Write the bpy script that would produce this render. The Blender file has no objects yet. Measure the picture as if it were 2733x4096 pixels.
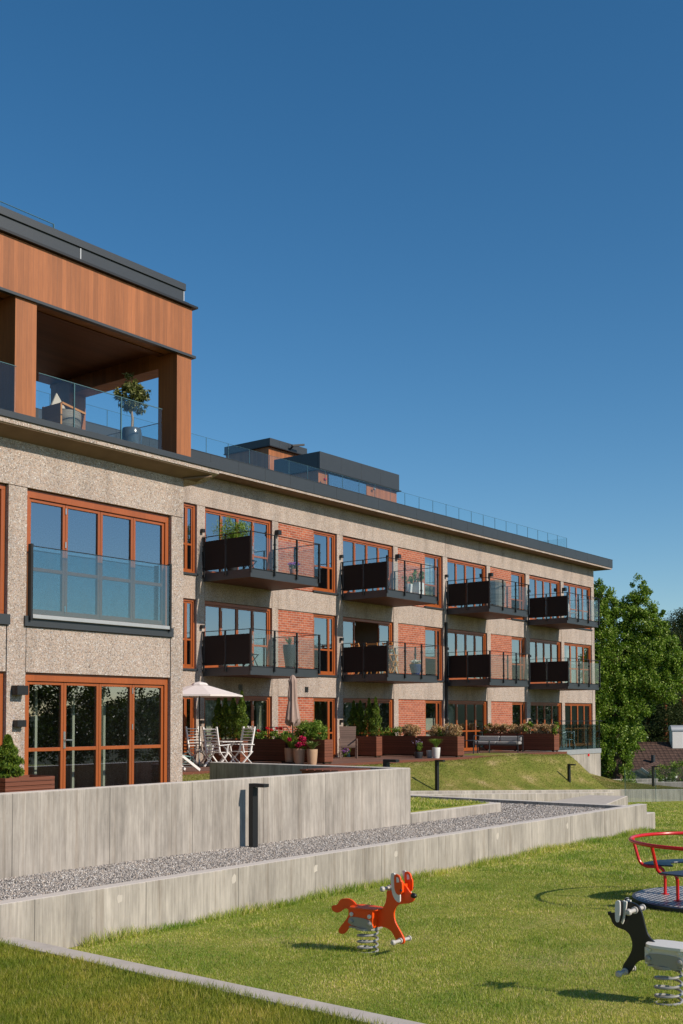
import bpy, math, random
import numpy as np
from mathutils import Vector, Matrix
rnd = random.Random(7); rng = np.random.default_rng(7)
SC = bpy.context.scene
# ------------------------------------------------------------------ camera
TH, PIT, ROL, FPX, CY = 0.6602, 0.0456, -0.0019, 4458.98, 2670.53
FW = Vector((math.cos(TH)*math.cos(PIT), math.sin(TH)*math.cos(PIT), math.sin(PIT)))
_r = Vector((math.sin(TH), -math.cos(TH), 0)); _u = _r.cross(FW)
RT = _r*math.cos(ROL)+_u*math.sin(ROL); UP = -_r*math.sin(ROL)+_u*math.cos(ROL)
cam = bpy.data.cameras.new("camera"); co = bpy.data.objects.new("camera", cam)
SC.collection.objects.link(co); SC.camera = co
co.matrix_world = Matrix(((RT.x, UP.x, -FW.x, 0), (RT.y, UP.y, -FW.y, 0), (RT.z, UP.z, -FW.z, 0), (0, 0, 0, 1)))
cam.sensor_width = 36; cam.lens = FPX/4096*36; cam.shift_y = (CY-2048)/4096
cam.clip_start = 0.1; cam.clip_end = 6000
# ------------------------------------------------------------------ light
SUN = Vector((0.13, -1.0, 0.66)).normalized()
SEL = math.asin(SUN.z); SAZ = math.atan2(SUN.x, SUN.y)
w = bpy.data.worlds.new("World"); SC.world = w; w.use_nodes = True
wn = w.node_tree.nodes; wl = w.node_tree.links; wn.clear()
sky = wn.new('ShaderNodeTexSky'); sky.sky_type = 'NISHITA'; sky.sun_disc = False
sky.sun_elevation = SEL; sky.sun_rotation = SAZ
sky.altitude = 400; sky.air_density = 1.0; sky.dust_density = 0.35; sky.ozone_density = 2.4
bg = wn.new('ShaderNodeBackground'); bg.inputs[1].default_value = 0.112
wo = wn.new('ShaderNodeOutputWorld')
hs = wn.new('ShaderNodeHueSaturation'); hs.inputs['Saturation'].default_value = 1.30; hs.inputs['Hue'].default_value = .4955
wl.new(sky.outputs[0], hs.inputs['Color']); wl.new(hs.outputs[0], bg.inputs[0]); wl.new(bg.outputs[0], wo.inputs[0])
sl = bpy.data.lights.new("sun", 'SUN'); sl.energy = 4.3; sl.angle = math.radians(0.5); sl.color = (1, 0.89, 0.76)
so = bpy.data.objects.new("sun", sl); SC.collection.objects.link(so)
so.rotation_euler = SUN.to_track_quat('Z', 'Y').to_euler(); so.location = (0, -20, 30)
SC.view_settings.view_transform = 'Standard'; SC.view_settings.look = 'None'
SC.view_settings.exposure = 0.0; SC.view_settings.gamma = 1.0
SC.cycles.max_bounces = 8; SC.cycles.transparent_max_bounces = 24
SC.cycles.caustics_reflective = False; SC.cycles.caustics_refractive = False

# ------------------------------------------------------------------ materials
class NT:
    def __init__(s, name):
        m = bpy.data.materials.new(name); m.use_nodes = True; s.m = m
        s.n = m.node_tree.nodes; s.l = m.node_tree.links; s.n.clear()
        s.out = s.n.new('ShaderNodeOutputMaterial'); s.b = s.n.new('ShaderNodeBsdfPrincipled')
        s.l.new(s.b.outputs[0], s.out.inputs[0])
    def new(s, t, **k):
        n = s.n.new(t)
        for a, v in k.items(): setattr(n, a, v)
        return n
    def link(s, a, b): s.l.new(a, b)
    def pos(s, sc=(1, 1, 1)):
        g = s.new('ShaderNodeNewGeometry'); m = s.new('ShaderNodeMapping'); m.inputs['Scale'].default_value = sc
        s.link(g.outputs['Position'], m.inputs[0]); return m.outputs[0]
    def obj(s, sc=(1, 1, 1)):
        g = s.new('ShaderNodeTexCoord'); m = s.new('ShaderNodeMapping'); m.inputs['Scale'].default_value = sc
        s.link(g.outputs['Object'], m.inputs[0]); return m.outputs[0]
    def noise(s, v, scale, detail=4, rough=.55):
        n = s.new('ShaderNodeTexNoise'); n.inputs['Scale'].default_value = scale
        n.inputs['Detail'].default_value = detail; n.inputs['Roughness'].default_value = rough
        s.link(v, n.inputs['Vector']); return n.outputs['Fac']
    def ramp(s, f, stops):
        n = s.new('ShaderNodeValToRGB'); e = n.color_ramp.elements
        while len(e) < len(stops): e.new(.5)
        for i, (p, c) in enumerate(stops):
            e[i].position = p; e[i].color = (*c, 1) if len(c) == 3 else c
        s.link(f, n.inputs[0]); return n.outputs[0]
    def mix(s, f, a, b, t='MIX'):
        n = s.new('ShaderNodeMix', data_type='RGBA', blend_type=t)
        for i, v in ((0, f), (6, a), (7, b)):
            if hasattr(v, 'is_linked'): s.link(v, n.inputs[i])
            elif i == 0: n.inputs[0].default_value = v
            else: n.inputs[i].default_value = (*v, 1)
        return n.outputs[2]
    def math(s, op, a, b=None):
        n = s.new('ShaderNodeMath', operation=op)
        for i, v in ((0, a), (1, b)):
            if v is None: continue
            if hasattr(v, 'is_linked'): s.link(v, n.inputs[i])
            else: n.inputs[i].default_value = v
        return n.outputs[0]
    def bump(s, h, st=.5, d=.01):
        n = s.new('ShaderNodeBump'); n.inputs['Strength'].default_value = st; n.inputs['Distance'].default_value = d
        s.link(h, n.inputs['Height']); s.link(n.outputs[0], s.b.inputs['Normal'])
    def col(s, c):
        if hasattr(c, 'is_linked'): s.link(c, s.b.inputs['Base Color'])
        else: s.b.inputs['Base Color'].default_value = (*c, 1)
    def set(s, rough=.6, metal=0, spec=.5):
        s.b.inputs['Roughness'].default_value = rough; s.b.inputs['Metallic'].default_value = metal
        s.b.inputs['Specular IOR Level'].default_value = spec; return s.m

def plain(name, c, rough=.6, metal=0, spec=.5, var=.12, vs=6):
    t = NT(name); f = t.noise(t.pos(), vs, 5)
    t.col(t.mix(f, tuple(x*(1-var) for x in c), tuple(min(1, x*(1+var)) for x in c))); return t.set(rough, metal, spec)

def pebble(name, sc, cols, dark=.35, stain=.2, bmp=.8):
    t = NT(name); v = t.pos()
    vo = t.new('ShaderNodeTexVoronoi'); vo.inputs['Scale'].default_value = sc; t.link(v, vo.inputs['Vector'])
    sep = t.new('ShaderNodeSeparateColor'); t.link(vo.outputs['Color'], sep.inputs[0])
    c = t.ramp(sep.outputs[0], cols)
    ve = t.new('ShaderNodeTexVoronoi', feature='DISTANCE_TO_EDGE'); ve.inputs['Scale'].default_value = sc; t.link(v, ve.inputs['Vector'])
    e = t.ramp(ve.outputs['Distance'], [(0, (dark,)*3), (.12, (1, 1, 1))])
    c = t.mix(.85, c, e, 'MULTIPLY')
    n = t.ramp(t.noise(t.pos((1.6, 1.6, .35)), 1.3, 6, .68), [(.3, (1-stain*1.3,)*3), (.5, (1, 1, 1)), (.7, (1+stain*.4,)*3)])
    c = t.mix(1.0, c, n, 'MULTIPLY'); t.col(c)
    t.bump(t.math('MULTIPLY', ve.outputs['Distance'], 1.0), bmp, .02)
    return t.set(.85, 0, .3)

def boards(name, base, width, tone=.35, groove=.5, axis='xy', grain=1.0, rough=.6, stains=0, spec=.4, knots=0, joint=0):
    """boards side by side; tone per board, grain along them, dark joints. axis: 'xy' vertical boards, 'z' horizontal, 'x'/'y' laid flat"""
    t = NT(name); g = t.pos(); s = t.new('ShaderNodeSeparateXYZ'); t.link(g, s.inputs[0])
    if axis == 'xy': u = t.math('ADD', s.outputs[0], s.outputs[1])
    else: u = s.outputs[{'x': 0, 'y': 1, 'z': 2}[axis]]
    q = t.math('DIVIDE', u, width); fl = t.math('FLOOR', q); fr = t.math('FRACT', q)
    wn_ = t.new('ShaderNodeTexWhiteNoise', noise_dimensions='1D'); t.link(fl, wn_.inputs['W'])
    a = tuple(x*(1-tone) for x in base); b = tuple(x*(1+tone) for x in base)
    c = t.mix(wn_.outputs['Value'], a, b)
    sc = {'xy': (14, 14, .9), 'z': (1.2, 1.2, 26), 'x': (26, 1, 1), 'y': (1, 26, 1)}[axis]
    off = t.new('ShaderNodeCombineXYZ'); t.link(wn_.outputs['Value'], off.inputs[2])
    add = t.new('ShaderNodeVectorMath', operation='ADD'); t.link(t.pos(sc), add.inputs[0])
    sc3 = t.new('ShaderNodeVectorMath', operation='SCALE'); t.link(off.outputs[0], sc3.inputs[0]); sc3.inputs['Scale'].default_value = 9
    t.link(sc3.outputs[0], add.inputs[1])
    gr = t.ramp(t.noise(add.outputs[0], 2.2, 5, .6), [(.3, (1-.3*grain,)*3), (.7, (1+.15*grain,)*3)])
    c = t.mix(1.0, c, gr, 'MULTIPLY')
    if stains:
        st = t.ramp(t.noise(t.pos((1.0, 1.0, .35)), 1.7, 6, .7), [(.35, (1-stains,)*3), (.65, (1.06,)*3)])
        c = t.mix(1.0, c, st, 'MULTIPLY')
    if knots:
        vo = t.new('ShaderNodeTexVoronoi'); vo.inputs['Scale'].default_value = 7; t.link(t.pos((1, 1, .8)), vo.inputs['Vector'])
        kn = t.ramp(vo.outputs['Distance'], [(.0, (.55,)*3), (.1, (1, 1, 1))])
        c = t.mix(knots, c, kn, 'MULTIPLY')
    if joint:
        jn = t.math('FRACT', t.math('DIVIDE', u, joint))
        c = t.mix(1.0, c, t.ramp(jn, [(0, (.45,)*3), (.007, (.5,)*3), (.010, (1, 1, 1)), (1, (1, 1, 1))]), 'MULTIPLY')
        wt = t.ramp(t.noise(t.pos((9, 9, .25)), 1.0, 3, .6), [(.30, (.74, .70, .66)), (.46, (1, 1, 1)), (.66, (1, 1, 1)), (.74, (1.12, 1.12, 1.12))]); c = t.mix(.8, c, wt, 'MULTIPLY')
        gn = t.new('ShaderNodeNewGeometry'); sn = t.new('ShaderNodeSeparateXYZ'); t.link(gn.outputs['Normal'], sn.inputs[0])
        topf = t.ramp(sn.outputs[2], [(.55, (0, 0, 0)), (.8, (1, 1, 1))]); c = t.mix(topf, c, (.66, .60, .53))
    if groove:
        e = t.ramp(fr, [(0, (1-groove,)*3), (.06, (1, 1, 1)), (.95, (1, 1, 1)), (1, (1-groove*.6,)*3)])
        c = t.mix(1.0, c, e, 'MULTIPLY')
        t.bump(e, .4, .01)
    t.col(c); return t.set(rough, 0, spec)

def glass(name, refl=3.0, tint=(.8, .86, .86), base=0.04, rough=0.0, rc=(1, 1, 1)):
    t = NT(name); t.n.remove(t.b)
    fr = t.new('ShaderNodeFresnel'); fr.inputs[0].default_value = 1.5
    # use the same reflectance from either side of the pane
    g = t.new('ShaderNodeNewGeometry'); 
    lw = t.new('ShaderNodeLayerWeight'); lw.inputs[0].default_value = .5
    f = t.math('POWER', lw.outputs['Facing'], 3.2)
    f = t.math('MULTIPLY_ADD', f, refl) if False else t.math('ADD', t.math('MULTIPLY', f, refl), base)
    f = t.math('MINIMUM', f, .95)
    tr = t.new('ShaderNodeBsdfTransparent'); tr.inputs[0].default_value = (*tint, 1)
    gl = t.new('ShaderNodeBsdfGlossy'); gl.inputs['Roughness'].default_value = rough; gl.inputs[0].default_value = (*rc, 1)
    mx = t.new('ShaderNodeMixShader'); t.link(f, mx.inputs[0]); t.link(tr.outputs[0], mx.inputs[1]); t.link(gl.outputs[0], mx.inputs[2])
    t.link(mx.outputs[0], t.out.inputs[0]); return t.m

def leafmat(name, cols, trans=.3, rough=.5):
    t = NT(name); g = t.new('ShaderNodeNewGeometry')
    c = t.ramp(g.outputs['Random Per Island'], cols); t.col(c); t.set(rough, 0, .3 if trans > .15 else .08)
    if trans:
        tl = t.new('ShaderNodeBsdfTranslucent'); t.link(t.mix(.5, c, (.12, .2, .01)), tl.inputs[0])
        mx = t.new('ShaderNodeMixShader'); mx.inputs[0].default_value = trans
        t.link(t.b.outputs[0], mx.inputs[1]); t.link(tl.outputs[0], mx.inputs[2]); t.link(mx.outputs[0], t.out.inputs[0])
    return t.m

M = {}
M['agg'] = pebble('exposed_aggregate', 70, [(0, (.17, .135, .115)), (.14, (.38, .31, .255)), (.42, (.53, .43, .355)), (.6, (.47, .32, .24)), (.75, (.61, .52, .44)), (.88, (.37, .345, .345)), (1, (.80, .74, .67))], .58, .2, .3)
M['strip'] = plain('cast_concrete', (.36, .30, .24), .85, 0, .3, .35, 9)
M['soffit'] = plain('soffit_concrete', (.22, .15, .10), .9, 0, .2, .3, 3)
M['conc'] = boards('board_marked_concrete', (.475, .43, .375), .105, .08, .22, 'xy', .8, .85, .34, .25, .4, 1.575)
M['conctop'] = plain('trowelled_concrete', (.53, .48, .42), .85, 0, .25, .2, 5)
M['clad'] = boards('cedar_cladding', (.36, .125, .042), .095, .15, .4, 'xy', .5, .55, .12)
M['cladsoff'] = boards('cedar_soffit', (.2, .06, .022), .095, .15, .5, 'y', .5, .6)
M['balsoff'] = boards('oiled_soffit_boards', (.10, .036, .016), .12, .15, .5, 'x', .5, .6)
M['frame'] = boards('oiled_window_timber', (.36, .092, .022), .4, .08, 0, 'xy', .35, .35, 0, .5)
M['planter'] = boards('red_stained_boards', (.20, .066, .034), .1, .15, .6, 'z', .5, .55)
M['deck'] = boards('brown_decking', (.20, .105, .075), .14, .12, .5, 'y', .4, .6)
M['metal'] = plain('anthracite_metal', (.052, .058, .063), .42, .3, .5, .1, 2)
M['metal2'] = plain('black_steel', (.016, .017, .018), .45, .2, .5, .1, 3)
M['screen'] = plain('charcoal_screen', (.020, .016, .0145), .75, 0, .2, .1, 3)
M['steel'] = plain('brushed_steel', (.55, .53, .5), .3, .9)
M['galv'] = plain('grey_coated_metal', (.36, .35, .33), .5, .2)
M['alu'] = plain('pale_aluminium', (.45, .46, .46), .45, .4)
M['white'] = plain('white_paint', (.78, .75, .71), .5, 0, .4, .05)
M['room'] = plain('room_plaster', (.32, .29, .25), .9, 0, .2, .1, 1)
M['roomfloor'] = boards('room_floor', (.16, .09, .05), .14, .15, .3, 'y')
M['curtain'] = plain('pale_curtain', (.82, .84, .72), .9, 0, .1, .1, 2)
M['winglass'] = glass('window_glass', 1.05, (.74, .79, .76), .33, 0.0, (.86, .92, 1.0))
M['railglass'] = glass('balustrade_glass', .28, (.91, .94, .94), .03)
M['tintglass'] = glass('blue_tinted_glass', .8, (.70, .83, .85), .10)
M['dirt'] = plain('soil', (.06, .04, .025), .95, 0, .1, .3)
def brick():
    t = NT('red_brick'); g = t.pos(); s = t.new('ShaderNodeSeparateXYZ'); t.link(g, s.inputs[0])
    cb = t.new('ShaderNodeCombineXYZ'); t.link(s.outputs[0], cb.inputs[0]); t.link(s.outputs[2], cb.inputs[1])
    b = t.new('ShaderNodeTexBrick'); t.link(cb.outputs[0], b.inputs['Vector'])
    b.inputs['Scale'].default_value = 1; b.inputs['Brick Width'].default_value = .235; b.inputs['Row Height'].default_value = .083
    b.inputs['Mortar Size'].default_value = .0075; b.inputs['Mortar Smooth'].default_value = .1; b.inputs['Bias'].default_value = -.1
    b.inputs['Color1'].default_value = (.46, .135, .068, 1); b.inputs['Color2'].default_value = (.33, .078, .04, 1)
    b.inputs['Mortar'].default_value = (.44, .34, .27, 1)
    c = t.mix(1, b.outputs[0], t.ramp(t.noise(g, 9, 5), [(.3, (.8,)*3), (.7, (1.15,)*3)]), 'MULTIPLY')
    t.col(c); t.bump(t.math('SUBTRACT', 1.0, b.outputs['Fac']), .5, .01); return t.set(.85, 0, .25)
M['brick'] = brick()
def grassbase():
    t = NT('lawn_turf'); v = t.pos()
    a = t.ramp(t.noise(v, .55, 5, .6), [(.35, (.24, .28, .04)), (.55, (.36, .36, .07)), (.72, (.52, .44, .17))])
    b = t.ramp(t.noise(t.pos(), 45, 4, .7), [(.25, (.5,)*3), (.75, (1.4,)*3)])
    t.col(t.mix(1, a, b, 'MULTIPLY')); t.bump(t.noise(v, 70, 3), .8, .03); return t.set(.9, 0, .1)
M['turf'] = grassbase()
def hillturf():
    t = NT('dry_lawn_slope'); v = t.pos((.6, 1.2, 1))
    a = t.ramp(t.noise(v, 1.3, 6, .62), [(.30, (.13, .17, .025)), (.48, (.21, .22, .045)), (.58, (.29, .26, .075)), (.68, (.46, .36, .17))])
    b = t.ramp(t.noise(t.pos(), 30, 4, .7), [(.25, (.6,)*3), (.75, (1.3,)*3)])
    t.col(t.mix(1, a, b, 'MULTIPLY')); t.bump(t.noise(v, 40, 3), .8, .04); return t.set(.9, 0, .1)
M['hill'] = hillturf()
def bladem(nm='grass_blades', cols=None):
    t = NT(nm); g = t.new('ShaderNodeNewGeometry')
    c = t.ramp(g.outputs['Random Per Island'], cols or [(0, (.17, .28, .025)), (.45, (.34, .44, .05)), (.75, (.52, .55, .11)), (1, (.80, .70, .36))])
    pn = t.ramp(t.noise(t.pos(), .9, 6, .7), [(.33, (.5, .72, .45)), (.5, (1, 1, 1)), (.66, (1.6, 1.32, 1.8))])
    c = t.mix(1, c, pn, 'MULTIPLY'); t.col(c); t.set(.55, 0, .25)
    tl = t.new('ShaderNodeBsdfTranslucent'); t.link(c, tl.inputs[0]); mx = t.new('ShaderNodeMixShader'); mx.inputs[0].default_value = .4
    t.link(t.b.outputs[0], mx.inputs[1]); t.link(tl.outputs[0], mx.inputs[2]); t.link(mx.outputs[0], t.out.inputs[0]); return t.m
M['blade'] = bladem(); M['bladeh'] = bladem('slope_grass_blades', [(0, (.12, .16, .02)), (.4, (.2, .22, .035)), (.75, (.33, .29, .09)), (1, (.5, .4, .2))]); M['bladeg'] = bladem('lush_grass_blades', [(0, (.14, .19, .016)), (.5, (.28, .32, .03)), (.85, (.42, .42, .06)), (1, (.6, .52, .2))])
M['gravelb'] = pebble('gravel_bed', 30, [(0, (.10, .09, .085)), (.3, (.28, .25, .23)), (.6, (.42, .38, .35)), (.85, (.55, .5, .45)), (1, (.7, .68, .65))], .15, .1)
def stonem():
    t = NT('gravel_stone'); g = t.new('ShaderNodeNewGeometry')
    t.col(t.ramp(g.outputs['Random Per Island'], [(0, (.10, .095, .09)), (.3, (.30, .275, .255)), (.6, (.46, .42, .385)), (.8, (.52, .43, .35)), (1, (.8, .78, .74))])); return t.set(.8, 0, .3)
M['stone'] = stonem()
M['orange'] = plain('orange_plastic', (.90, .085, .004), .42, 0, .5, .04)
M['pwhite'] = plain('white_plastic', (.75, .73, .70), .4, 0, .5, .04)
M['pblack'] = plain('black_plastic', (.012, .012, .013), .35, 0, .5, .04)
M['pgrey'] = plain('grey_plastic', (.74, .71, .64), .45, 0, .5, .05)
M['handle'] = plain('handle_grey_plastic', (.50, .47, .43), .45, 0, .5, .05)
M['pgreyd'] = plain('worn_grey_plate', (.34, .33, .28), .5, .1, .5, .08)
M['red'] = plain('glossy_red_paint', (.62, .012, .015), .22, 0, .6, .04)
M['navy'] = plain('dark_blue_seat', (.02, .03, .05), .3, 0, .5, .05)
M['terra'] = plain('beige_pot', (.50, .32, .20), .6, 0, .4, .06)
M['terra2'] = plain('terracotta_pot', (.45, .16, .08), .7)
M['bark'] = plain('bark', (.12, .08, .055), .9, 0, .2, .4, 14)
M['pinebark'] = plain('pine_bark', (.34, .12, .055), .9, 0, .2, .4, 6)
M['palebark'] = plain('pale_bark', (.35, .27, .2), .9, 0, .2, .3, 14)
M['glaze'] = plain('grey_glazed_pot', (.06, .08, .10), .18, 0, .6, .1, 3)
M['blueg'] = plain('blue_glazed_pot', (.01, .03, .14), .15, 0, .6, .1, 3)
M['dkpot'] = plain('charcoal_pot', (.03, .033, .038), .4, 0, .5, .1, 3)
M['canvas'] = plain('off_white_canvas', (.76, .69, .66), .85, 0, .1, .05)
M['canvasb'] = plain('beige_canvas', (.40, .29, .245), .9, 0, .1, .08)
M['wicker'] = boards('brown_wicker', (.17, .11, .085), .03, .25, .6, 'z', .6)
M['gwicker'] = boards('grey_wicker', (.20, .18, .15), .035, .3, .85, 'z', .6)
M['teak'] = boards('golden_teak', (.52, .22, .06), .2, .1, 0, 'z', .4)
M['cushion'] = plain('grey_cushion', (.34, .33, .32), .9, 0, .1)
M['linen'] = plain('linen_cushion', (.52, .46, .38), .9, 0, .1)
def tiles():
    t = NT('roof_tiles'); g = t.pos(); s = t.new('ShaderNodeSeparateXYZ'); t.link(t.obj(), s.inputs[0])
    wv = t.math('FRACT', t.math('DIVIDE', s.outputs[1], .33)); wx = t.math('FRACT', t.math('DIVIDE', s.outputs[0], .28))
    e = t.ramp(wv, [(0, (.08,)*3), (.3, (1,)*3), (1, (.8,)*3)])
    x = t.ramp(wx, [(0, (.55,)*3), (.3, (1.1,)*3), (1, (.8,)*3)])
    c = t.ramp(t.noise(g, 5, 5, .7), [(.3, (.055, .032, .024)), (.7, (.16, .092, .066))])
    c = t.mix(1, t.mix(1, c, e, 'MULTIPLY'), x, 'MULTIPLY'); t.col(c); t.bump(t.math('MULTIPLY', e, x), .6, .05); return t.set(.8, 0, .3)
M['tiles'] = tiles()
M['paleclad'] = boards('grey_green_cladding', (.22, .235, .20), .14, .08, .35, 'xy', .2)
M['ground'] = plain('woodland_ground', (.05, .055, .025), .95, 0, .1, .4, .4)
M['hills'] = plain('wooded_hills', (.035, .055, .025), .95, 0, .1, .4, .05)
M['oak'] = leafmat('oak_leaves', [(0, (.06, .13, .011)), (.4, (.15, .27, .022)), (.75, (.27, .40, .045)), (1, (.48, .56, .15))], .35, .4)
M['darkwood'] = leafmat('shaded_wood_leaves', [(0, (.015, .03, .004)), (.6, (.035, .06, .008)), (1, (.08, .11, .018))], .2)
M['pine'] = leafmat('pine_needles', [(0, (.015, .026, .008)), (.5, (.034, .05, .015)), (1, (.085, .10, .035))], .1)
M['thuja'] = leafmat('thuja_foliage', [(0, (.035, .075, .008)), (.5, (.10, .17, .016)), (1, (.24, .30, .03))], .2)
M['olive'] = leafmat('olive_leaves', [(0, (.06, .075, .018)), (.5, (.15, .17, .045)), (1, (.34, .33, .15))], .15)
M['leaf'] = leafmat('fresh_leaves', [(0, (.07, .15, .015)), (.5, (.18, .29, .03)), (1, (.38, .48, .09))], .3)
M['hosta'] = leafmat('variegated_leaves', [(0, (.05, .12, .02)), (.5, (.12, .22, .05)), (1, (.5, .52, .22))], .3)
M['dry'] = leafmat('dried_reddish_grass', [(0, (.36, .2, .09)), (.5, (.68, .42, .21)), (.85, (.8, .56, .32)), (1, (.2, .24, .05))], .2)
M['redfl'] = leafmat('red_petals', [(0, (.35, .004, .012)), (1, (.7, .02, .03))], .15)
M['crimson'] = leafmat('crimson_petals', [(0, (.35, .005, .035)), (1, (.6, .03, .12))], .15)
M['whfl'] = leafmat('white_petals', [(0, (.6, .58, .5)), (1, (.85, .82, .78))], .1)
M['lavfl'] = leafmat('lavender_petals', [(0, (.16, .12, .2)), (1, (.34, .26, .4))], .1)
M['purfl'] = leafmat('purple_petals', [(0, (.16, .06, .35)), (1, (.4, .12, .4))], .1)
M['yelfl'] = leafmat('yellow_petals', [(0, (.6, .3, .01)), (1, (.8, .45, .02))], .1)
M['sedum'] = leafmat('pink_sedum', [(0, (.35, .16, .12)), (1, (.5, .3, .25))], .1)
M['hose'] = plain('pale_green_hose', (.18, .32, .30), .5)
def checker():
    t = NT('checker_plate'); v = t.obj((9, 9, .01)); b = t.new('ShaderNodeTexVoronoi', voronoi_dimensions='2D', distance='MANHATTAN'); t.link(v, b.inputs['Vector']); b.inputs['Scale'].default_value = 1.6; b.inputs['Randomness'].default_value = .15
    e = t.ramp(b.outputs['Distance'], [(.40, (.74, .72, .70)), (.50, (.08, .085, .10))]); t.col(e); return t.set(.4, .2, .5)
M['plate'] = checker()

# ------------------------------------------------------------------ mesh builder
OFF = {}
def link(o): SC.collection.objects.link(o); return o
class MB:
    def __init__(s): s.v = []; s.f = []; s.cut = []
    def add(s, vs, fs):
        s.cut.append((len(s.v), len(s.f))); k = len(s.v); s.v += [tuple(v) for v in vs]; s.f += [tuple(i+k for i in f) for f in fs]; return s
    def box(s, x0, x1, y0, y1, z0, z1):
        return s.add([(x0, y0, z0), (x1, y0, z0), (x1, y1, z0), (x0, y1, z0), (x0, y0, z1), (x1, y0, z1), (x1, y1, z1), (x0, y1, z1)],
                     [(0, 3, 2, 1), (4, 5, 6, 7), (0, 1, 5, 4), (1, 2, 6, 5), (2, 3, 7, 6), (3, 0, 4, 7)])
    def bar(s, p0, p1, w, t, side=None):
        p0, p1 = Vector(p0), Vector(p1); d = (p1-p0).normalized()
        sd = Vector(side) if side else (Vector((0, 0, 1)) if abs(d.z) < .9 else Vector((1, 0, 0)))
        a = d.cross(sd).normalized()*w/2; b = d.cross(a).normalized()*t/2
        return s.add([p0-a-b, p0+a-b, p0+a+b, p0-a+b, p1-a-b, p1+a-b, p1+a+b, p1-a+b],
                     [(0, 3, 2, 1), (4, 5, 6, 7), (0, 1, 5, 4), (1, 2, 6, 5), (2, 3, 7, 6), (3, 0, 4, 7)])
    def tube(s, pts, r, n=8, closed=False):
        pts = [Vector(p) for p in pts]; m = len(pts); rs = r if isinstance(r, (list, tuple)) else [r]*m
        vs = []; pa = None
        for i, p in enumerate(pts):
            if closed: d = pts[(i+1) % m]-pts[i-1]
            else: d = pts[min(i+1, m-1)]-pts[max(i-1, 0)]
            d.normalize()
            if pa is None: a = d.cross(Vector((0, 0, 1)) if abs(d.z) < .9 else Vector((1, 0, 0))).normalized()
            else: a = (pa-d*pa.dot(d)).normalized()
            pa = a; b = d.cross(a)
            for k in range(n):
                q = 2*math.pi*k/n; vs.append(p+(a*math.cos(q)+b*math.sin(q))*rs[i])
        fs = []
        for i in range(m if closed else m-1):
            j = (i+1) % m
            for k in range(n): fs.append((i*n+k, i*n+(k+1) % n, j*n+(k+1) % n, j*n+k))
        if not closed: fs += [tuple(range(n-1, -1, -1)), tuple((m-1)*n+k for k in range(n))]
        return s.add(vs, fs)
    def lathe(s, prof, c=(0, 0, 0), n=20):
        vs = []; fs = []
        for r, z in prof:
            for k in range(n):
                q = 2*math.pi*k/n; vs.append((c[0]+r*math.cos(q), c[1]+r*math.sin(q), c[2]+z))
        for i in range(len(prof)-1):
            for k in range(n): fs.append((i*n+k, i*n+(k+1) % n, (i+1)*n+(k+1) % n, (i+1)*n+k))
        fs += [tuple(range(n-1, -1, -1)), tuple((len(prof)-1)*n+k for k in range(n))]
        return s.add(vs, fs)
    def prism(s, poly, x0, x1):  # polygon in (y, z), extruded along x
        m = len(poly); vs = [(x0, y, z) for y, z in poly]+[(x1, y, z) for y, z in poly]
        return s.add(vs, [tuple(range(m)), tuple(range(2*m-1, m-1, -1))]+[(i, (i+1) % m, m+(i+1) % m, m+i) for i in range(m)])
    def prismz(s, poly, z0, z1):
        m = len(poly); vs = [(x, y, z0) for x, y in poly]+[(x, y, z1) for x, y in poly]
        return s.add(vs, [tuple(range(m-1, -1, -1)), tuple(range(m, 2*m))]+[(i, (i+1) % m, m+(i+1) % m, m+i) for i in range(m)])
    def ball(s, c, r, n=8):
        prof = [(r*math.sin(math.pi*(i+.001)/n), -r*math.cos(math.pi*i/n)) for i in range(n+1)]; prof[-1] = (r*.002, r)
        return s.lathe(prof, c, n*2)
    def build_each(s, name, mat, parent=None, smooth=False, bevel=0):
        for (a, fa), (b, fb) in zip(s.cut, s.cut[1:]+[(len(s.v), len(s.f))]):
            m = MB(); m.v = s.v[a:b]; m.f = [tuple(i-a for i in f) for f in s.f[fa:fb]]; m.build(name, mat, parent, smooth, bevel)
    def build(s, name, mat, parent=None, smooth=False, bevel=0):
        me = bpy.data.meshes.new(name); off = OFF.get(parent.name, (0, 0, 0)) if parent else (0, 0, 0)
        me.from_pydata([(a-off[0], b-off[1], c-off[2]) for a, b, c in s.v], [], s.f); me.update()
        import bmesh
        bm = bmesh.new(); bm.from_mesh(me); bmesh.ops.recalc_face_normals(bm, faces=bm.faces); bm.to_mesh(me); bm.free()
        if smooth: me.polygons.foreach_set('use_smooth', [True]*len(me.polygons))
        me.materials.append(mat); o = link(bpy.data.objects.new(name, me))
        if parent: o.parent = parent; OFF[o.name] = off
        if bevel:
            b = o.modifiers.new('bevel', 'BEVEL'); b.width = bevel; b.segments = 2; b.limit_method = 'ANGLE'
        if smooth:
            try: me.set_sharp_from_angle(angle=math.radians(40))
            except Exception: pass
        return o
def tag(o, label=None, cat=None, group=None, kind=None):
    if label: o['label'] = label
    if cat: o['category'] = cat
    if group: o['group'] = group
    if kind: o['kind'] = kind
    return o
def thing(name, loc, label, cat, group=None, rz=0, world=False):
    o = link(bpy.data.objects.new(name, None)); o.location = loc; o.rotation_euler[2] = rz; o.empty_display_size = .1
    if world: OFF[o.name] = tuple(loc)
    return tag(o, label, cat, group)
def part_empty(name, parent):
    o = link(bpy.data.objects.new(name, None)); o.parent = parent; OFF[o.name] = OFF.get(parent.name, (0, 0, 0)); o.empty_display_size = .1; return o
def copy_thing(src, loc, rz=None, label=None, scale=None):
    r = src.copy(); link(r); r.location = loc
    if rz is not None: r.rotation_euler[2] = rz
    if label: r['label'] = label
    if scale: r.scale = (scale,)*3
    for c in list(src.children):
        d = c.copy(); link(d); d.parent = r
        for g in list(c.children):
            e = g.copy(); link(e); e.parent = d
    return r
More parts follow.
